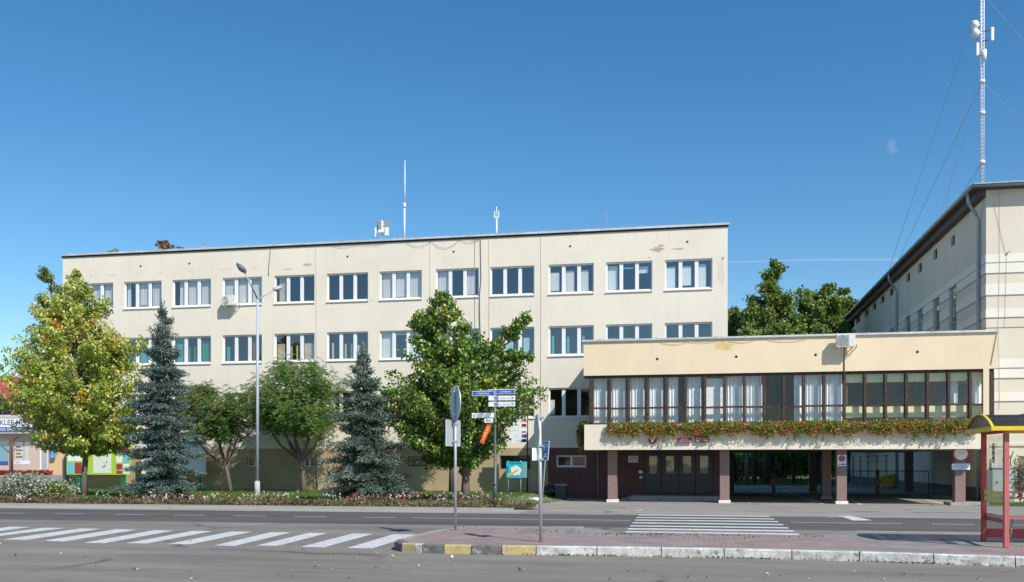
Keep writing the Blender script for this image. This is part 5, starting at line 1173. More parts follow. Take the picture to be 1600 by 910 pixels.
for (y0, y1, x0, tx, mk, k) in ((652.5,660,800,'Starostwo','sign_red',.35),(661,668,795,'URZĄD','sign_darkred',.8),(669.5,677,793,'KRUS','sign_red',.35),(678,684.5,796,'POLICJA','ink_blue',.9),(686,691.5,800,'SĄD','ink',.9)):
    a, b = UV(x0,pv_-.06), UV(823.5,pv_-.06); z0, z1 = ZV(810,y1,pv_), ZV(810,y0,pv_); mb = MB(); mb.box(a, b, pv_-.1, pv_-.06, z0, z1); p = mb.build('plate', 'white_sign', t)
    mb = MB(); w_ = .26; mb.box(b-w_-.03, b-.03, pv_-.105, pv_-.101, z0+.02, z0+.02+(z1-z0-.04)*k); mb.build('colour_mark', mk, p)
    text('lettering', tx, ((a+b)/2-.08,pv_-.103,(z0+z1)/2), .11, 'ink_gray', p, width=(b-a)*.34)
    if y0 in (661,669.5):
        mb = MB(); c = a+.14; zc = (z0+z1)/2; mb.prism([(c-.06,zc+.08),(c+.06,zc+.08),(c+.06,zc-.02),(c,zc-.09),(c-.06,zc-.02)], pv_-.105, pv_-.101, 1); mb.build('shield', 'map_orange' if y0 == 669.5 else 'ink_gray', p)

# ------------------------------------------------------------------ green notice board on the left
nv = G(150, 765.5)[1]; nv = 52.2
def board(u0, u1, z0, z1, v, frame, postm, label, nposts, cells):
    t = thing('notice_board', ((u0+u1)/2,v,0), label, 'notice board'); mb = MB(); mb.box(u0, u1, v-.06, v, z0, z1); p = mb.build('panel', frame, t)
    for u in nposts:
        mb = MB(); mb.box(u-.05, u+.05, v+.002, v+.1, 0, z1); mb.build('post', postm, t)
    for (a, b, c, d, m_) in cells:
        mb = MB(); W, H = u1-u0, z1-z0; mb.box(u0+W*a, u0+W*b, v-.068, v-.061, z0+H*c, z0+H*d); mb.build('poster', m_, p)
    return t, p
zn = lambda y: ZV(155, y, nv)
W0, W1 = UV(105,nv), UV(205,nv)
t, p = board(W0, W1, zn(742), zn(686), nv, 'lime', 'green_post', 'lime green notice board with a town map and small posters behind the yellow tree', [UV(121,nv),UV(124,nv),UV(190,nv),UV(194,nv)],
    [(.02,.24,.65,.95,'hedge_dark'),(.02,.12,.38,.62,'white_sign'),(.13,.24,.38,.62,'white_sign'),(.02,.12,.03,.34,'poster_blue'),(.13,.24,.03,.34,'poster_red'),(.42,.70,.05,.97,'map_paper'),
     (.78,.97,.82,.98,'sky_blue_sign'),(.78,.97,.60,.79,'poster_brown'),(.78,.87,.34,.56,'white_sign'),(.89,.98,.34,.56,'poster_blue'),(.78,.87,.03,.30,'poster_red'),(.89,.98,.03,.30,'white_sign')])
W, H = W1-W0, zn(686)-zn(742)
mb = MB(); z_ = zn(742)
for (a, c, l, th_) in ((.60,.25,.05,.5),(.63,.35,.05,.7),(.58,.22,.03,-.4)): mb.obox((W0+W*a,nv-.072,z_+H*c),(.08*math.cos(th_+.4),0,.08*math.sin(th_+.4)),(0,.002,0),(-.035*math.sin(th_+.4),0,.035*math.cos(th_+.4)))
mb.build('map_blocks', 'ink_violet', p)
mb = MB()
for (a, b, c, d) in ((.46,.6,.66,.5),(.5,.55,.7,.12),(.45,.8,.66,.85),(.6,.62,.55,.95)): mb.tube([(W0+W*a,nv-.07,z_+H*b),(W0+W*c,nv-.07,z_+H*d)], .018, 4)
mb.build('map_streets', 'lime', p)
text('lettering', 'KALENDARZ', (W0+W*.825,nv-.07,z_+H*.53), .08, 'ink', p, width=.36); text('lettering', 'i', (W0+W*.87,nv-.07,z_+H*.9), .3, 'white_sign', p)
text('lettering', 'MIASTO', (W0+W*.825,nv-.07,z_+H*.12), .1, 'white_sign', p, width=.36)
t, p = board(UV(222,nv), UV(322,nv), zn(741), zn(690), nv, 'white_sign', 'green_post', 'white notice board with a blue header strip, mostly hidden by the blue spruce', [UV(240,nv),UV(312,nv)], [(0.01,.99,.90,.99,'sky_blue_sign'),(.80,.97,.1,.7,'white_pvc')])
# dark pier and pink pier at the building's left corner
mb = MB(); mb.box(MU0-.02, MU0+.35, FV-.02, FV-.001, 0, PLZ+1.2); o = mb.build('corner_pier', 'shop_pink', main)
mb = MB(); mb.box(UV(101,52.9), UV(104,52.9), 52.8, 53.0, 0, 2.0); o = mb.build('wall_panel', 'bin_gray', loc=(UV(102,52.9),52.9,0)); tag(o, 'narrow grey panel at the left corner of the office block', 'panel')

# bins by the brick wall
bu, bv2 = UV(877,50.5), 50.5; gg = gz(bu, bv2)
t = thing('litter_bin', (bu,bv2,gg), 'dark litter bin with pale rim against the brick cladding', 'bin'); mb = MB(); mb.prism([(bu-.26,gg),(bu+.26,gg),(bu+.31,gg+.72),(bu-.31,gg+.72)], bv2-.28, bv2+.28, 1); mb.build('body', 'bin_dark', t, bevel=.03)
mb = MB(); mb.box(bu-.34, bu+.34, bv2-.31, bv2+.31, gg+.72, gg+.80); mb.build('rim', 'bin_gray', t, bevel=.02)
bu = UV(862,50.5); gg = gz(bu, bv2); t = thing('rubbish_bag', (bu,bv2,gg), 'black rubbish bag piled beside the litter bin', 'rubbish bag')
bm = bmesh.new(); bmesh.ops.create_icosphere(bm, subdivisions=3, radius=1)
for v in bm.verts: k = 1+.12*math.sin(v.co.x*7+v.co.z*5)+.08*math.sin(v.co.y*11); v.co = Vector((v.co.x*.42*k, v.co.y*.35*k, v.co.z*.42*k+.36)); v.co.z = max(0, v.co.z)
for f in bm.faces: f.smooth = True
me = bpy.data.meshes.new('bag'); bm.to_mesh(me); bm.free(); me.materials.append(M['bag_black']); o = bpy.data.objects.new('bag', me); COL.objects.link(o); o.parent = t
# white boulder edging at end of bed
bu, bv2 = G(836, 779, -.05); bm = bmesh.new(); bmesh.ops.create_icosphere(bm, subdivisions=3, radius=1)
for v in bm.verts: k = 1+.15*math.sin(v.co.x*5+1)+.1*math.sin(v.co.y*7+v.co.z*4); v.co = Vector((v.co.x*.32*k, v.co.y*.25*k, v.co.z*.12*k+.04))
me = bpy.data.meshes.new('edging_stone'); bm.to_mesh(me); bm.free(); me.materials.append(M['white_paint_stone']); o = bpy.data.objects.new('edging_stone', me); COL.objects.link(o); o.location = (bu,bv2,gz(bu,bv2)); tag(o, 'white edging stone at the right end of the lawn', 'stone')

# ------------------------------------------------------------------ bus shelter
_m = M['polycarb']; _n = _m.node_tree; _o = [n for n in _n.nodes if n.type == 'OUTPUT_MATERIAL'][0]; _b = [n for n in _n.nodes if n.type == 'BSDF_PRINCIPLED'][0]
_t = nn(_n, 'ShaderNodeBsdfTransparent'); _t.inputs[0].default_value = (.88,.82,.76,1); _x = nn(_n, 'ShaderNodeMixShader'); _l = nn(_n, 'ShaderNodeLayerWeight'); _l.inputs[0].default_value = .5; _r = nn(_n, 'ShaderNodeMapRange'); _r.inputs[1].default_value = 0; _r.inputs[2].default_value = .8; _r.inputs[3].default_value = .85; _r.inputs[4].default_value = .30; _n.links.new(_l.outputs['Facing'], _r.inputs[0]); _n.links.new(_r.outputs[0], _x.inputs[0])
_n.links.new(_b.outputs[0], _x.inputs[1]); _n.links.new(_t.outputs[0], _x.inputs[2]); _n.links.new(_x.outputs[0], _o.inputs[0])
nu, nv1 = G(1572, 856, .16); fv_ = 20.05
t = thing('bus_shelter', (nu, nv1, .16), 'red and yellow bus shelter with a dark vaulted roof at the right edge', 'bus shelter'); S0 = .16; L_ = 4.2
EZ = S0+2.14
for (u, v, nm) in ((nu, nv1, 0), (nu, fv_, 1), (nu+L_, nv1, 2), (nu+L_, fv_, 3), (nu+L_/2, fv_, 4)):
    mb = MB(); mb.box(u-.043, u+.043, v-.043, v+.043, S0, EZ); mb.build('post', 'red_paint_faded' if nm in (0,) else 'red_paint', t, bevel=.006)
mb = MB(); mb.box(nu+.03, nu+.05, nv1+.051, fv_-.051, S0+.42, S0+.56); mb.box(nu-.03, nu+.03, nv1+.051, fv_-.051, EZ-.08, EZ-.02); mb.build('side_rail', 'red_paint', t)
mb = MB(); mb.quad((nu,nv1+.05,S0+.5),(nu,fv_-.05,S0+.5),(nu,fv_-.05,EZ-.1),(nu,nv1+.05,EZ-.1)); mb.build('side_pane', 'glass_shelter', t)
mb = MB(); mb.quad((nu+.05,fv_,S0+.5),(nu+L_/2,fv_,S0+.5),(nu+L_/2,fv_,EZ-.1),(nu+.05,fv_,EZ-.1)); mb.quad((nu+L_/2,fv_,S0+.5),(nu+L_,fv_,S0+.5),(nu+L_,fv_,EZ-.1),(nu+L_/2,fv_,EZ-.1)); mb.build('back_pane', 'glass_shelter', t)
for z in (.80,.915):
    mb = MB(); mb.box(nu-.006, nu-.002, nv1+.05, fv_-.05, S0+z, S0+z+.085); mb.build('yellow_stripe', 'yellow_stripe', t)
for z in (.83,.94):
    mb = MB(); mb.box(nu+.05, nu+L_-.05, fv_-.05, fv_-.03, S0+z, S0+z+.035); mb.build('rail', 'red_paint_faded', t)
mb = MB(); mb.box(nu+.05, nu+L_-.05, fv_-.04, fv_+.02, S0+.08, S0+.25); mb.build('kick_rail', 'red_paint', t)
mb = MB(); mb.box(nu+.25, nu+L_-.3, fv_-.48, fv_-.15, S0+.46, S0+.50); mb.build('bench_seat', 'red_paint_faded', t)
for u in (nu+.4, nu+2.1, nu+3.6):
    mb = MB(); mb.tube([(u,fv_-.2,S0),(u,fv_-.42,S0+.46)], .02, 6); mb.build('bench_leg', 'ant_gray', t)
# vaulted roof
y0r, y1r = nv1-.16, fv_+.16; rise = .25; nseg = 12; x0r, x1r = nu-.27, nu+L_+.3
arc = [(y0r+(y1r-y0r)*k/nseg, EZ+.02+rise*math.sin(math.pi*k/nseg)**.8) for k in range(nseg+1)]
mb = MB(); mb.sm = True
for k in range(nseg): mb.quad((x0r,*arc[k]),(x1r,*arc[k]),(x1r,*arc[k+1]),(x0r,*arc[k+1]))
o = mb.build('roof_vault', 'polycarb', t); md = o.modifiers.new('s', 'SOLIDIFY'); md.thickness = .012
for x in (x0r, x1r):
    mb = MB(); mb.add([(x+.02,*p) for p in arc], [tuple(range(nseg+1))]); mb.build('gable', 'polycarb', t)
for x in (x0r, nu+.5, nu+1.5, nu+2.6, nu+3.6, x1r):
    mb = MB()
    for k in range(nseg): 
        (a, b), (c, d) = arc[k], arc[k+1]; mb.add([(x-.022,a,b+.008),(x+.022,a,b+.008),(x+.022,c,d+.008),(x-.022,c,d+.008),(x-.022,a,b+.026),(x+.022,a,b+.026),(x+.022,c,d+.026),(x-.022,c,d+.026)], [(0,3,2,1),(4,5,6,7),(0,1,5,4),(2,3,7,6),(0,4,7,3),(1,2,6,5)])
    mb.build('roof_rib', 'yellow_paint', t)
for y in (y0r, y1r):
    mb = MB(); mb.box(x0r-.03, x1r+.03, y-.03, y+.03, EZ-.045, EZ+.035); mb.build('eave_beam', 'yellow_paint', t, bevel=.006)
mb = MB(); mb.box(x0r-.028, x0r+.03, y0r+.04, y1r-.04, EZ-.05, EZ+.03); mb.build('gable_beam', 'yellow_paint', t)
# timetable sticker on the side pane
mb = MB(); mb.box(nu-.012, nu-.004, 19.3, 19.46, EZ-.62, EZ-.25); mb.build('sticker', 'blind_cream', t)
for z, s in ((-.33,.05),(-.43,.05),(-.53,.05)):
    mb = MB(); mb.box(nu-.016, nu-.0125, 19.33, 19.43, EZ+z-.02, EZ+z+.02); mb.build('sticker_mark', 'ink', t)

# ------------------------------------------------------------------ shop on the far left
SV = 88.0; sz = lambda y, x=40: ZV(x, y, SV)
shop = thing('shop_building', (UV(40,SV), SV, .3), 'pink rendered shop with a red roof and a white sign band at the left edge', 'shop')
U0, U1 = UV(-160,SV), UV(118,SV); zb = .2; zt = sz(648)
dh = (UV(62,SV), UV(75,SV), .35, sz(694)); w1 = (UV(-16,SV), UV(14,SV), sz(715)-.0, sz(690)); w1 = (UV(-16,SV),UV(13,SV),sz(722),sz(688)); w2 = (UV(22,SV),UV(46,SV),sz(722),sz(690))
mb = MB(); wall_sheet(mb, U0, UV(77,SV), zb, zt, SV, [dh, w1, w2], .2); mb.quad((U0,SV,zb),(U0,SV+12,zb),(U0,SV+12,zt),(U0,SV,zt)); mb.quad((U1,SV,zb),(U1,SV+12,zb),(U1,SV+12,zt),(U1,SV,zt)); mb.quad((U0,SV+12,zb),(U1,SV+12,zb),(U1,SV+12,zt),(U0,SV+12,zt)); mb.build('wall', 'shop_pink', shop)
mb = MB(); mb.quad((UV(77,SV),SV,zb),(U1,SV,zb),(U1,SV,zt),(UV(77,SV),SV,zt)); mb.build('orange_wall', 'shop_orange', shop)
mb = MB(); mb.box(U0, U1, SV+1.2, SV+1.25, zb, zt); mb.build('interior', 'interior', shop)
mb = MB(); mb.box(U0, U1, SV+.6, SV+12, zt, sz(616)); mb.build('upper_storey', 'shop_dark', shop)
for x0, x1 in ((-60,-30),(20,36),(45,70)):
    mb = MB(); mb.box(UV(x0,SV+.5), UV(x1,SV+.5), SV+.5, SV+.59, sz(645), sz(622)); f = mb.build('upper_window', 'white_pvc', shop)
    mb = MB(); mb.box(UV(x0,SV+.5)+.15, UV(x1,SV+.5)-.15, SV+.47, SV+.49, sz(645)+.15, sz(622)-.15); mb.build('pane', 'lamp_glass', f)
zr0, zr1 = sz(622), sz(588); mb = MB(); mb.add([(U0-.5,SV-.7,zr0),(U1+.5,SV-.7,zr0),(U1+.5,SV+.6,zr1),(U0-.5,SV+.6,zr1),(U0-.5,SV+12.5,zr1-.6),(U1+.5,SV+12.5,zr1-.6),(U0-.5,SV+12.5,zr0),(U1+.5,SV+12.5,zr0)], [(0,1,2,3),(3,2,5,4),(4,5,7,6),(0,3,4,6),(1,7,5,2),(0,6,7,1)]); mb.build('roof', 'red_roof', shop)
mb = MB(); mb.box(U0, UV(75,SV), SV-.9, SV-.002, sz(678), sz(674)); mb.box(U0, UV(75,SV), SV-.9, SV-.002, sz(654.5), sz(652)); mb.build('canopy', 'pale_metal', shop)
a, b = UV(-60,SV-.9), UV(52,SV-.9); mb = MB(); mb.box(a, b, SV-.93, SV-.8, sz(668), sz(654.8)); sg = mb.build('sign_band', 'white_sign', shop)
text('lettering', 'SKLEP MEDYCZNY', (UV(-5,SV-.9),SV-.935,sz(661.3)), .78, 'ink_blue', sg, align='LEFT', bold=.012)
mb = MB(); mb.box(a, b, SV-.92, SV-.81, sz(675.5), sz(668)); sg2 = mb.build('blue_band', 'ink_blue', shop)
text('lettering', 'WYPOŻYCZALNIA SPRZĘTU MED.', (UV(-37,SV-.9),SV-.935,sz(671.7)), .42, 'white_sign', sg2, align='LEFT')
for h_, nm in ((w1, 'a'), (w2, 'b')):
    mb = MB(); mb.box(h_[0]+.05, h_[1]-.05, SV+.05, SV+.1, h_[2]+.05, h_[3]-.05); f = mb.build('shop_window', 'poster_blue' if nm == 'a' else 'blind_pale', shop)
    mb = MB(); mb.quad((h_[0],SV+.03,h_[2]),(h_[1],SV+.03,h_[2]),(h_[1],SV+.03,h_[3]),(h_[0],SV+.03,h_[3])); mb.build('pane', 'glass', f)
    mb = MB()
    for k in range(4): z = h_[2]+.5+k*.35; mb.box(h_[0]+.25, h_[0]+1.0-(k%2)*.2, SV-.02, SV+.0, z, z+.09)
    mb.build('window_print', 'poster_red', f)
mb = MB(); mb.box(UV(-16,SV), UV(13,SV), SV-.03, SV-.002, sz(727), sz(721)); mb.build('blue_strip', 'ink_blue', shop)
mb = MB(); mb.box(UV(22,SV), UV(46,SV), SV-.03, SV-.002, sz(726), sz(720)); p = mb.build('white_strip', 'white_sign', shop); text('lettering', 'NFZ', (UV(28,SV),SV-.035,sz(723)), .3, 'ink_blue', p)
mb = MB(); mb.box(dh[0], dh[1], SV+.08, SV+.14, dh[2], dh[3]); d = mb.build('door', 'white_pvc', shop); mb = MB(); mb.box(dh[0]+.18, dh[1]-.18, SV+.06, SV+.079, dh[2]+.5, dh[3]-.3); mb.build('door_pane', 'pale_metal', d); mb = MB(); mb.box((dh[0]+dh[1])/2, dh[1]-.2, SV+.05, SV+.059, dh[3]-.9, dh[3]-.35); mb.build('door_poster', 'poster_red', d)
for x in (18.5,):
    mb = MB(); u = UV(x,SV-.9); mb.tube([(u,SV-.85,.2),(u,SV-.85,sz(678))], .1, 8); mb.tube([(u+.05,SV-.85,sz(690)),(u+1.0,SV-.85,sz(678.5))], .05, 6); mb.tube([(u-.05,SV-.85,sz(690)),(u-1.0,SV-.85,sz(678.5))], .05, 6); mb.build('canopy_post', 'poster_brown', shop)
u0, u1 = UV(79.5,SV-.3), UV(86,SV-.3); z0, z1 = sz(716), sz(684); t = thing('pharmacy_sign', ((u0+u1)/2,SV-.3,z0), 'vertical blue sign with white letters beside the shop door', 'shop sign'); mb = MB(); mb.box(u0, u1, SV-.4, SV-.2, z0, z1); p = mb.build('panel', 'sky_blue_sign', t)
for k, c in enumerate('APTEKA'): text('lettering', c, ((u0+u1)/2,SV-.405,z1-(z1-z0)*(k+.5)/6), .32, 'white_sign', p)
mb = MB(); mb.box(u0+.1, u1-.1, SV-.2, SV-.002, (z0+z1)/2-.05, (z0+z1)/2+.05); mb.build('bracket', 'dark_metal', t)

# ------------------------------------------------------------------ vegetation
def profile_fn(rows, v):
    """rows of (y, xl, xr) seen at distance v -> z, centre, radius arrays"""
    zz, cc, rr = [], [], []
    for y, xl, xr in rows:
        a, b = UV(xl, v), UV(xr, v); zz.append(ZV((xl+xr)/2, y, v)); cc.append((a+b)/2); rr.append((b-a)/2)
    o = np.argsort(zz); return np.array(zz)[o], np.array(cc)[o], np.array(rr)[o]
def broad_tree(name, label, u, v, rows, leaf, bark, seed, nl=120, per=34, lsize=.14, cl=.34, tr=.14, group=None, trunk_pts=None, depth=.9, nclump=5, kind='leaf', slope=.45, z0g=None, stems=1, label_cat='tree', rmin=.72, droop=.15):
    r_ = np.random.default_rng(seed); zs_, cs, rs = profile_fn(rows, v); g0 = gz(u, v) if z0g is None else z0g
    t = thing(name, (u, v, g0), label, label_cat, group)
    zb, zt = zs_[0], zs_[-1]
    tp = trunk_pts or [(u,v,g0-.1),(u+.03,v,g0+.5*(zb-g0)),(u*.5+cs[0]*.5,v,zb),(np.interp(zb+.5*(zt-zb),zs_,cs),v,zb+.5*(zt-zb)),(np.interp(zt-.3,zs_,cs),v,zt-.3)]
    tz = [p[2] for p in tp]; tu = [p[0] for p in tp]; tv = [p[1] for p in tp]
    mb = MB(); n = len(tp); mb.tube(tp, [tr*1.25]+[tr*max(.12, 1-.9*(p[2]-g0)/(zt-g0)) for p in tp[1:]], 10)
    w_ = rs+.25; wc = np.cumsum(w_); P = []; 
    zsamp = np.interp(r_.uniform(0,1,nl), np.linspace(0,1,60), zb+(zt-zb)*np.interp(np.linspace(0,1,60), np.r_[0,np.cumsum(np.interp(np.linspace(zb,zt,59),zs_,w_))]/np.cumsum(np.interp(np.linspace(zb,zt,59),zs_,w_))[-1], np.linspace(0,1,60)))
    for i, z in enumerate(zsamp):
        c = np.interp(z, zs_, cs); R_ = np.interp(z, zs_, rs)*(r_.uniform(rmin,1.0) if i % 6 else r_.uniform(1.0,1.2)); th = r_.uniform(0,2*math.pi)
        tip = np.array([c+R_*math.cos(th), v+R_*depth*math.sin(th), z])
        zo = max(min(zb+.05*(zt-zb), z-.1), z-slope*R_-.15); o = np.array([np.interp(zo,tz,tu), np.interp(zo,tz,tv), zo])
        mid = o*.5+tip*.5; mid[2] += r_.uniform(-.1,.15)*R_
        rr = tr*.32*max(.15, 1-(zo-g0)/(zt-g0))
        mb.tube([o, mid, tip], [rr+.008, rr*.6+.006, .006], 5, False)
        for k in range(nclump):
            s = .38+.64*(k+.5)/nclump; q = (o*(1-s)**2+2*mid*s*(1-s)+tip*s*s) if s <= 1 else tip+(tip-mid)*(s-1)
            m = int(per*r_.uniform(.6,1.3)*min(1, R_/1.0+.35)); cr = cl*min(1, .45+R_/1.6)*r_.uniform(.7,1.2)
            if kind == 'leaf':
                x = r_.normal(size=(m,3)); x /= np.linalg.norm(x,axis=1,keepdims=True); x *= cr*r_.uniform(.25,1,(m,1))**.6; x[:,2] *= .75
                P.append(q+x)
            else: P.append(q+r_.normal(0,cr*.5,(m,3)))
    mb.build('trunk', bark, t)
    P = np.concatenate(P)
    if kind == 'leaf': V = leaf_quads(P, lsize, r_, .8, flat=.6, droop=droop)
    else:
        # compound leaf: a drooping rachis with paired leaflets
        n = len(P); d = P-np.array([np.mean(cs), v, zb]); d[:,2] = 0; d /= np.linalg.norm(d,axis=1,keepdims=True)+1e-6; d = d+r_.normal(0,.6,(n,3)); d[:,2] = r_.uniform(-.6,.35,n); d /= np.linalg.norm(d,axis=1,keepdims=True)
        A = []; D = []; K = 7
        for k in range(K):
            s = (k+1)/K; q = P+d*lsize*2.6*s; q[:,2] -= .22*lsize*2.6*s*s*1.2
            sd = np.cross(d, np.array([0,0,1.])); sd /= np.linalg.norm(sd,axis=1,keepdims=True)+1e-6
            for sg in (-1,1): A.append(q); dd = sd*sg*.9+d*.5; dd[:,2] -= .35; D.append(dd)
        V = leaf_quads(np.concatenate(A), lsize, r_, .34, dirs=np.concatenate(D), jit=.18)
    npmesh('crown', V, 4, leaf, t)
    return t
u, v = G(130.5, 777)
broad_tree('broadleaf_tree', 'young yellow green tree with a conical crown at the left end of the bed', u, v,
  [(708,112,165),(694,62,205),(672,46,216),(645,30,224),(622,10,226),(600,4,224),(580,16,216),(556,38,208),(530,42,200),(505,54,186),(480,66,170),(460,84,162),(445,104,146),(430,116,132),(424,120,126)],
  'leaf_yellowgreen', 'bark', 21, nl=300, per=42, lsize=.135, cl=.29, tr=.15, slope=.6, rmin=.55)
u, v = G(727, 783)
broad_tree('broadleaf_tree', 'large dark green maple in front of the facade, right of the second spruce', u, v,
  [(738,692,735),(712,662,768),(695,640,792),(678,618,778),(655,604,778),(640,598,818),(622,594,848),(600,602,844),(582,618,815),(560,640,798),(545,646,772),(528,650,760),(505,648,738),(490,650,727),(472,668,712),(458,682,694)],
  'leaf_maple', 'bark', 22, nl=290, per=42, lsize=.14, cl=.30, tr=.19, slope=.6, rmin=.6, trunk_pts=[(u,v,-.1),(u+.02,v,1.0),(u-.05,v,2.6),(UV(722,v),v,ZV(722,640,v)),(UV(706,v),v,ZV(706,560,v)),(UV(690,v),v,ZV(690,470,v))])
# its side branches that reach out
def extra_clump(parent, pts, leaf, seed, n=260, r=.40, lsize=.14, bark='bark'):
    r_ = np.random.default_rng(seed); mb = MB(); mb.tube(pts, [.05,.03,.01] if len(pts) == 3 else [.05]+[.02]*(len(pts)-1), 6, False); mb.build('limb', bark, parent)
    P = []
    for k in range(9):
        s = .3+.75*k/8; i = min(int(s*(len(pts)-1)), len(pts)-2); q = Vector(pts[i]).lerp(Vector(pts[i+1]), s*(len(pts)-1)-i)+Vector(r_.normal(0,.12,3)); x = r_.normal(size=(n,3)); x /= np.linalg.norm(x,axis=1,keepdims=True); P.append(np.array(q)+x*r*(1.0-.25*s)*r_.uniform(.2,1,(n,1)))
    P = np.concatenate(P); npmesh('leaf_clump', leaf_quads(P, lsize, r_, .8, flat=.6, droop=.15), 4, leaf, parent)
mp = bpy.data.objects['broadleaf_tree.001']
extra_clump(mp, [PV(745,570,v),PV(785,535,v-.3),PV(818,502,v-.5)], 'leaf_maple', 5, 200)
extra_clump(mp, [PV(760,580,v),PV(790,562,v-.3),PV(815,556,v-.6)], 'leaf_maple', 6, 130, .3)
extra_clump(mp, [PV(690,540,v),PV(662,512,v+.3),PV(650,500,v+.5)], 'leaf_maple', 7, 90, .35)
# sumac like small trees by the wall
u, v = UV(361, 49.5), 49.5; M['bark_mid'] = mat('bark_mid', (.15,.12,.10), .95, .25, 6, .8, 25, stretch=(1,1,.25))
def stemfan(t, base, fork_z, tips, tr, bark, seed):
    r_ = random.Random(seed); mb = MB()
    for k, tip in enumerate(tips):
        mid = Vector(base).lerp(Vector(tip), .5)+Vector((r_.uniform(-.15,.15),0,r_.uniform(-.3,0))); mb.tube([base, mid, tip], [tr*.7, tr*.5, tr*.2], 7, False)
    mb.build('limb', bark, t)
t = broad_tree('sumac_tree', 'small reddish green tree with bare crooked stems, right of the first spruce', u, v,
  [(684,290,368),(676,274,384),(660,268,390),(640,272,386),(622,280,372),(608,290,345),(600,296,320)], 'leaf_sumac_red', 'bark_mid', 31, nl=100, per=11, lsize=.11, cl=.45, tr=.13, kind='frond', nclump=4, rmin=.5,
  trunk_pts=[(u,v,0-.1),(u-.18,v,.9),(UV(352,v),v,ZV(352,725,v)),(UV(343,v),v,ZV(343,695,v)),(UV(335,v),v,ZV(335,660,v)),(UV(325,v),v,ZV(325,620,v))])
stemfan(t, (UV(352,v),v,ZV(352,728,v)), 0, [PV(300,680,v),PV(366,670,v-.3),PV(378,660,v),PV(345,660,v+.5)], .1, 'bark_mid', 3)
u, v = UV(474, 50.0), 50.0
t = broad_tree('sumac_tree', 'round headed green tree with yellow sprays between the lamp and the second spruce', u, v,
  [(672,420,515),(668,392,532),(660,380,540),(640,372,546),(618,374,548),(598,384,540),(580,408,522),(566,442,482)], 'leaf_sumac', 'bark_mid', 32, nl=160, per=11, lsize=.115, cl=.5, tr=.17, kind='frond', nclump=4, rmin=.5,
  trunk_pts=[(u,v,-.1),(u,v,.8),(UV(470,v),v,ZV(470,718,v)),(UV(462,v),v,ZV(462,690,v)),(UV(458,v),v,ZV(458,650,v)),(UV(460,v),v,ZV(460,600,v))])
stemfan(t, (UV(471,v),v,ZV(471,722,v)), 0, [PV(410,655,v),PV(440,665,v-.4),PV(492,665,v-.4),PV(505,672,v+.3),PV(485,650,v+.5),PV(430,640,v+.3)], .12, 'bark_mid', 4)
u, v = UV(706, 50.5), 50.5
t = broad_tree('sumac_tree', 'leaning dark stemmed tree with orange tinted leaves behind the large maple', u, v,
  [(690,640,690),(675,628,705),(655,625,715),(635,630,720),(615,640,715),(600,655,700)], 'leaf_sumac', 'bark_dark', 33, nl=70, per=9, lsize=.12, cl=.5, tr=.15, kind='frond', nclump=4, rmin=.5,
  trunk_pts=[(u,v,-.1),(u-.03,v,1.3),(UV(702,v),v,ZV(702,722,v)),(UV(684,v),v,ZV(684,700,v)),(UV(672,v),v,ZV(672,680,v)),(UV(662,v),v,ZV(662,630,v))])
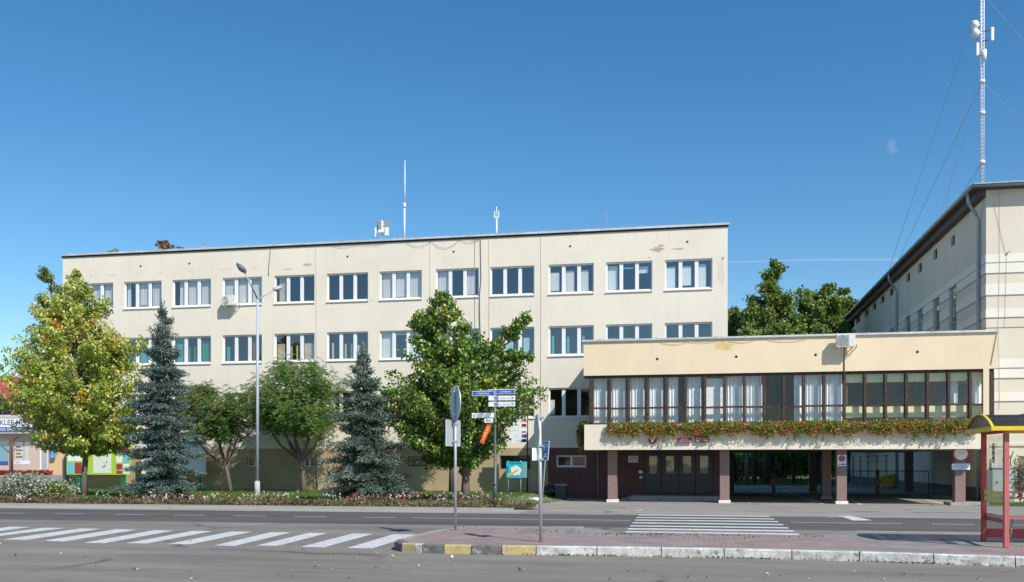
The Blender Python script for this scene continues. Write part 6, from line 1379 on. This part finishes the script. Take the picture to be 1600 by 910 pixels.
# spruces
def spruce(name, label, u, v, rows, seed, leaf, levels=54, nb=10, needle=.12):
    r_ = np.random.default_rng(seed); zs_, cs, rs = profile_fn(rows, v); t = thing(name, (u,v,0), label, 'tree'); zt = zs_[-1]; c0 = np.interp(zt, zs_, cs)
    mb = MB(); mb.tube([(u,v,-.1),(u*.5+c0*.5,v,zt*.5),(c0,v,zt-.05)], [.15,.085,.012], 8)
    P = []; D = []
    for L in range(levels):
        f = L/levels; z = .28+(zt-.35)*f; tier = [1.22,.74,.60,1.0][L%4]*r_.uniform(.9,1.1)
        for k in range(nb if f < .8 else 6):
            R_ = np.interp(z, zs_, rs)*tier*(r_.uniform(.65,1.03) if r_.uniform() < .85 else r_.uniform(1.0,1.12)); th = r_.uniform(0,2*math.pi); c = np.interp(z, zs_, cs)
            zz_ = z+r_.normal(0,.06); o = np.array([u+(c0-u)*f, v, zz_]); h = np.array([math.cos(th), math.sin(th), 0])
            up = .12 if f < .7 else .6
            tip = np.array([c,v,zz_])+h*R_+np.array([0,0,-.20*R_*(1-f)+up*R_*f*.9]); mid = (o+tip)/2+np.array([0,0,-.07*R_])
            if k % 2 == 0: mb.tube([o,mid,tip], [.022*(1-f)+.006,.012,.004], 4, False)
            n = max(4, int(R_/.07)); sd = np.array([-h[1],h[0],0])
            for j in range(n):
                s = .16+.86*(j+.5)/n; q = o*(1-s)**2+2*mid*s*(1-s)+tip*s*s; tw = (.36*(1-s)+.12)*min(1,R_/1.1+.25)
                for sg in (-1,1):
                    m = max(2, int(tw/.055)); 
                    for w in range(m):
                        a = (w+.5)/m; qq = q+(sd*sg*.8+h*.6)*tw*a+r_.normal(0,.02,3)+np.array([0,0,-.10*a+r_.normal(0,.035)]); P.append(qq); D.append(sd*sg*.6+h*.6+np.array([0,0,r_.normal(-.1,.35)]))
    P = np.array(P); D = np.array(D); mb.build('trunk', 'bark_spruce', t)
    for k in range(9):
        th = k*2.4; zz_ = zt-.15-.09*k; q = np.linspace(0,1,9)[:,None]; A_ = np.array([c0,v,zz_])+q*np.array([math.cos(th)*(.10+.03*k),math.sin(th)*(.10+.03*k),.30]); P = np.r_[P,A_]; D = np.r_[D,np.tile([math.cos(th)*.5,math.sin(th)*.5,.9],(9,1))]
    q = np.linspace(0,1,16)[:,None]; P = np.r_[P,np.array([c0,v,zt-.5])+q*np.array([0,0,.75])]; D = np.r_[D,r_.normal(0,.5,(16,3))+np.array([0,0,1])]
    V = [leaf_quads(P, needle, r_, .36, dirs=D, jit=.35, fold=.05), leaf_quads(P+r_.normal(0,.015,P.shape), needle*.8, r_, .4, dirs=D+np.array([0,0,.35]), jit=.55, fold=.05)]
    npmesh('crown', np.concatenate(V), 4, leaf, t); return t
u, v = G(262, 781)
spruce('blue_spruce', 'narrow blue spruce beside the yellow green tree', u, v, [(780,205,318),(768,200,318),(745,206,312),(715,208,305),(690,203,298),(660,214,296),(630,206,292),(612,225,288),(590,225,296),(570,226,280),(545,236,275),(520,240,272),(500,246,262),(478,251,255)], 41, 'needles_blue', 48, 9)
u, v = G(577, 785)
spruce('blue_spruce', 'broad grey green spruce between the round headed tree and the maple', u, v, [(784,522,642),(770,508,650),(745,508,638),(720,512,632),(698,522,624),(684,532,616),(672,540,602),(645,530,612),(620,538,600),(598,547,586),(580,552,582),(560,558,576),(545,564,569)], 42, 'needles_gray', 42, 12)
# trees beyond the buildings
far_rows = [
 (80, 104.0, [(640,40,100),(600,42,110),(560,45,112),(520,52,118),(490,58,118),(460,62,112),(435,60,105),(424,60,92)], 'dark green tree rising behind the left end of the office block', 51),
 (1146, 92.0, [(700,1100,1170),(640,1090,1185),(560,1092,1190),(520,1100,1180),(495,1128,1160),(482,1138,1152)], 'tree crown just right of the office block, lowest of the row behind', 52),
 (1203, 88.0, [(705,1170,1250),(640,1150,1262),(580,1145,1265),(520,1152,1262),(490,1160,1250),(465,1168,1240),(445,1180,1232),(428,1192,1224),(415,1202,1217),(408,1206,1213)], 'pointed green tree, tallest of the row behind the wing', 53),
 (1275, 90.0, [(705,1240,1320),(640,1225,1330),(570,1222,1332),(520,1225,1330),(490,1230,1322),(470,1240,1305),(455,1246,1300),(440,1285,1300)], 'wide rounded tree behind the air conditioner of the wing', 54),
 (1330, 100.0, [(705,1300,1350),(640,1290,1360),(560,1290,1360),(510,1298,1345),(480,1302,1338),(458,1308,1328),(452,1312,1322)], 'bushy tree half hidden by the eaves of the right building', 55)]
for (x, v, rws, lb, sd) in far_rows:
    broad_tree('park_tree', lb, UV(x,v), v, rws, 'leaf_park', 'bark_dark', sd, nl=60 if x == 80 else 230, per=34 if x == 80 else 48, lsize=.27, cl=.62, tr=.33, group='trees beyond the buildings', slope=.5, nclump=5)
for (x, v, y0, lb, sd) in ((272,90.0,379,'brown treetop just showing over the office roof',56),(176,90.0,386,'small green treetop showing over the left of the office roof',57)):
    w_ = 25 if x > 200 else 6; rws = [(640,x-w_*1.2,x+w_*1.2),(500,x-w_*1.8,x+w_*1.8),(420,x-w_*1.6,x+w_*1.6),(392,x-w_,x+w_),(y0+3,x-w_*.75,x+w_*.75),(y0,x-w_*.4,x+w_*.4)]
    broad_tree('park_tree', lb, UV(x,v), v, rws, 'leaf_brown' if x > 200 else 'leaf_park', 'bark_dark', sd, nl=70, per=22, lsize=.36, cl=.6, tr=.3, group='trees beyond the buildings')
# trunks and shrubs seen through the gateway
for (x, v, w_, lb, sd, bk) in ((1167,79,.17,'pale young trunk seen through the left gateway',61,'bark'),(1179,86,.15,'thin dark trunk seen through the left gateway',62,'bark_dark'),(1198,82,.3,'thick dark trunk seen through the left gateway',63,'bark_dark'),(1240,90,.13,'slim dark trunk in the middle of the left gateway',64,'bark_dark')):
    rws = [(600,x-18,x+18),(570,x-28,x+28),(540,x-22,x+22),(520,x-8,x+8)]
    broad_tree('park_tree', lb, UV(x,v), v, rws, 'leaf_park', bk, sd, nl=50, per=22, lsize=.36, cl=.7, tr=w_, group='trees in the park behind the gateway')
def bush(name, label, u, v, ru, rv, rz, leaf, seed, n, lsize, cat='shrub', group=None, z=None, flowers=None, lumps=9, fn=200, stems=True):
    r_ = np.random.default_rng(seed); g0 = gz(u, v) if z is None else z; t = thing(name, (u,v,g0), label, cat, group); P = []
    mb = MB()
    for k in range(lumps):
        th = r_.uniform(0,6.28); q = r_.uniform(0,.65)**.7; c = np.array([u+ru*q*math.cos(th), v+rv*q*math.sin(th), g0+rz*r_.uniform(.35,.7)]); s = r_.uniform(.4,.6)
        mb.tube([(u,v,g0),tuple(c)], [.02,.008], 5, False)
        m = n//lumps; x = r_.normal(size=(m,3)); x /= np.linalg.norm(x,axis=1,keepdims=True); x *= r_.uniform(.5,1,(m,1))**.5; P.append(c+x*np.array([ru*s,rv*s,rz*s*.75]))
    P = np.concatenate(P); P = P[P[:,2] > g0]; mb.build('stems', 'bark_dark', t); npmesh('foliage', leaf_quads(P, lsize, r_, .7, droop=-.1), 4, leaf, t)
    if flowers:
        q = P[r_.choice(len(P), fn)]; q = np.repeat(q, 4, axis=0)+r_.normal(0,.02,(fn*4,3))+np.array([0,-.03,.04]); npmesh('flowers', leaf_quads(q, .05, r_, 1), 4, flowers, t)
    return t
for i, (x, v, r, h, lb) in enumerate(((1150,104,4,3.4,'leftmost shrub of the park beyond the gateway'),(1175,112,5,4.2,'tall shrub behind the pale trunk in the park'),(1215,108,5,3.8,'dense shrub in the middle of the gateway view'),(1250,110,5,4.2,'shrub right of the middle trunk in the gateway view'),(1290,116,6,4.8,'shrub behind the middle column of the gateway'),(1325,118,5,4.5,'rightmost shrub near the right building'))):
    bush('park_shrub', lb, UV(x,v), v, r, 2.5, h, 'leaf_park', 70+i, 4200, .32, group='shrubs at the back of the park')
# distant wood behind everything
r_ = np.random.default_rng(8); P = np.c_[r_.uniform(-75,75,16000), r_.uniform(150,165,16000), r_.uniform(0,1,16000)]; P[:,2] *= 6+2*np.sin(P[:,0]*.35)+1.2*np.sin(P[:,0]*.9); P[:,2] -= .3
o = npmesh('distant_wood', leaf_quads(P, 1.0, r_, .9), 4, 'leaf_park'); tag(o, 'far off belt of trees that closes the view behind the park', 'wood', kind='stuff')
# shrubs by the left edge and low hedge of the bed
bush('silver_shrub', 'pale silvery shrub with pink flowers at the far left of the bed', G(22,785)[0], G(22,785)[1]+1, 2.2, 1.0, 1.15, 'leaf_silver', 80, 5200, .1, flowers='flower_white', fn=60)
bush('silver_shrub', 'greener low shrub between the silvery shrub and the side path', G(52,786)[0], G(52,786)[1]+1.4, .9, .7, .85, 'leaf_geranium', 81, 2000, .09)
rr_ = np.random.default_rng(12)
def strip(name, label, n, u0, u1, v0, v1, h, leaf, size, seed, fn=None, kind='stuff'):
    r_ = np.random.default_rng(seed); u = r_.uniform(u0,u1,n); v = r_.uniform(v0,v1,n); hh = h*(.55+.45*np.sin(u*2.1+np.sin(v*3)*1.5)*np.sin(u*.7+1)); z = np.abs(hh)*r_.uniform(.1,1,n); P = np.c_[u,v,z]
    if fn is not None: P = P[fn(u, v)]
    P[:,2] += [gz(p[0],p[1]) for p in P]
    o = npmesh(name, leaf_quads(P, size, r_, .5, droop=-.5), 4, leaf); tag(o, label, 'plants', kind=kind); return o
strip('flower_bed', 'brownish low plants filling the long bed beside the road', 26000, -55, -6.2, 34.0, 35.9, .38, 'leaf_bed', .11, 90)
# grass blades
r_ = np.random.default_rng(91); n = 60000; u = r_.uniform(-39,-7.2,n); v = 36+16.8*r_.uniform(0,1,n)**1.3; P = np.c_[u,v,np.zeros(n)]; P[:,2] = [gz(a,b) for a,b in zip(u,v)]
D = np.zeros((n,3)); D[:,2] = 1; o = npmesh('grass', leaf_quads(P, .10, r_, .22, dirs=D, jit=.35), 4, 'grass_blade'); tag(o, 'short green lawn grass in front of the office block', 'grass', kind='stuff')
n = 5000; u = r_.uniform(12.4,24,n); v = r_.uniform(46.8,50,n); D = np.zeros((n,3)); D[:,2] = 1; P = np.c_[u,v,np.full(n,-.33)]; k = v < 50.5-(u-12)*.12; o = npmesh('grass', leaf_quads(P[k], .10, r_, .22, dirs=D[k], jit=.35), 4, 'grass_blade'); tag(o, 'small patch of green grass beside the slab under the round sign column', 'grass', kind='stuff')
n = 30000; u = r_.uniform(1.4,11,n); v = 78.3+24*r_.uniform(0,1,n)**1.5; D = np.zeros((n,3)); D[:,2] = 1; P = np.c_[u,v,np.full(n,-.31)]; o = npmesh('grass', leaf_quads(P, .2, r_, .25, dirs=D, jit=.35), 4, 'grass_blade'); tag(o, 'park grass seen through the gateway', 'grass', kind='stuff')
# flower clusters in the bed
def flowers(name, label, xs, m, seed, y=786, spread=.3, n=24):
    r_ = np.random.default_rng(seed); P = []
    for x in xs:
        c = G(x, y+r_.uniform(-4,5)); k = n; q = np.c_[r_.normal(c[0],spread,k), r_.normal(c[1],spread*.6,k), r_.uniform(.2,.42,k)]; q = np.repeat(q,3,axis=0)+r_.normal(0,.02,(k*3,3)); P.append(q)
    P = np.concatenate(P); P[:,2] += [gz(p[0],p[1]) for p in P]; o = npmesh(name, leaf_quads(P, .07, r_, 1), 4, m); tag(o, label, 'flowers', kind='stuff')
flowers('white_flowers', 'white and pale pink blossoms scattered through the bed', [232,245,280,300,335,345,388,398,445,452,511,520,550,605,612,640,650,683,690,700,757,762,800,180,160,30,95,418,470,580,720,740], 'flower_white', 95, n=7)
flowers('red_flowers', 'red blossoms scattered through the bed', [290,300,560,566,574,582,618,626,632,640,705,712,745,752,660,668,590,350,90,210], 'flower_crimson', 96, spread=.35, n=9)
flowers('red_flowers', 'dull red border plants along the foot of the shop', [], 'flower_crimson', 97) if False else None
r_ = np.random.default_rng(98); n = 2600; P = np.c_[r_.uniform(UV(-20,SV),UV(95,SV),n), r_.uniform(SV-2.2,SV-1.2,n), .36+r_.uniform(0,.4,n)]; o = npmesh('border_plants', leaf_quads(P, .2, r_, .8), 4, 'flower_crimson'); tag(o, 'dull red border plants along the foot of the shop wall', 'plants', kind='stuff')
# rose twig beside the dark window at the right edge
bush('wall_shrub', 'thin leafy shrub by the dark window at the right edge', UV(1594,RV0-.7), RV0-.7, .45, .35, 2.3, 'leaf_bed', 99, 700, .12, lumps=12)
# fallen leaves
r_ = np.random.default_rng(100); n = 170; x = r_.uniform(0,1600,n); y = 838+70*r_.uniform(0,1,n)**1.1; k = (x < 760) | (y > 892); x, y = x[k], y[k]
P = np.array([(*G(a,b),.012) for a,b in zip(x,y)]); sz_ = .05*r_.uniform(.6,1.7,len(P))
o = npmesh('fallen_leaves', np.concatenate([leaf_quads(P, .05, r_, .8, flat=6, sizes=sz_), leaf_quads(P+np.array([.01,.01,.004]), .05, r_, .7, flat=3, sizes=sz_*.8)]), 4, 'leaf_litter_mix'); tag(o, 'dry fallen leaves scattered on the near asphalt', 'leaves', kind='stuff')

# faint vapour trail far behind
m = bpy.data.materials.new('vapour'); m.use_nodes = True; nt = m.node_tree; nt.nodes.clear(); out = nn(nt, 'ShaderNodeOutputMaterial'); tr = nn(nt, 'ShaderNodeBsdfTransparent'); df = nn(nt, 'ShaderNodeBsdfDiffuse'); df.inputs[0].default_value = (.9,.9,.9,1)
mx = nn(nt, 'ShaderNodeMixShader'); mx.inputs[0].default_value = .13; nt.links.new(tr.outputs[0], mx.inputs[1]); nt.links.new(df.outputs[0], mx.inputs[2]); nt.links.new(mx.outputs[0], out.inputs[0]); MATS['vapour'] = m
mb = MB(); pts = [PV(x, y, 3500.0) for x, y in ((1138,410),(1200,408.5),(1260,406.5),(1320,406),(1380,406),(1440,406.5),(1600,409),(1900,415))]; mb.tube(pts, [1.5,2.6,3.2,3.4,3.2,3.0,2.6,2.0], 6, False)
o = mb.build('vapour_trail', 'vapour'); o['kind'] = 'stuff'; tag(o, 'thin white vapour trail low in the blue sky', 'vapour trail')

mb = MB(); r_ = random.Random(4)
for k in range(9):
    p = PV(1394+r_.uniform(-5,5), 229+r_.uniform(-9,9), 3600.0+r_.uniform(-10,10)); mb.sphere(p, r_.uniform(9,17), 8, r_.uniform(9,18), 10, 7)
MATS['cloud_wisp'] = m2_ = m.copy(); [n for n in m2_.node_tree.nodes if n.type == 'MIX_SHADER'][0].inputs[0].default_value = .02
o = mb.build('cloud_wisp', 'cloud_wisp'); o['kind'] = 'stuff'; tag(o, 'tiny pale wisp of cloud left of the mast', 'cloud')
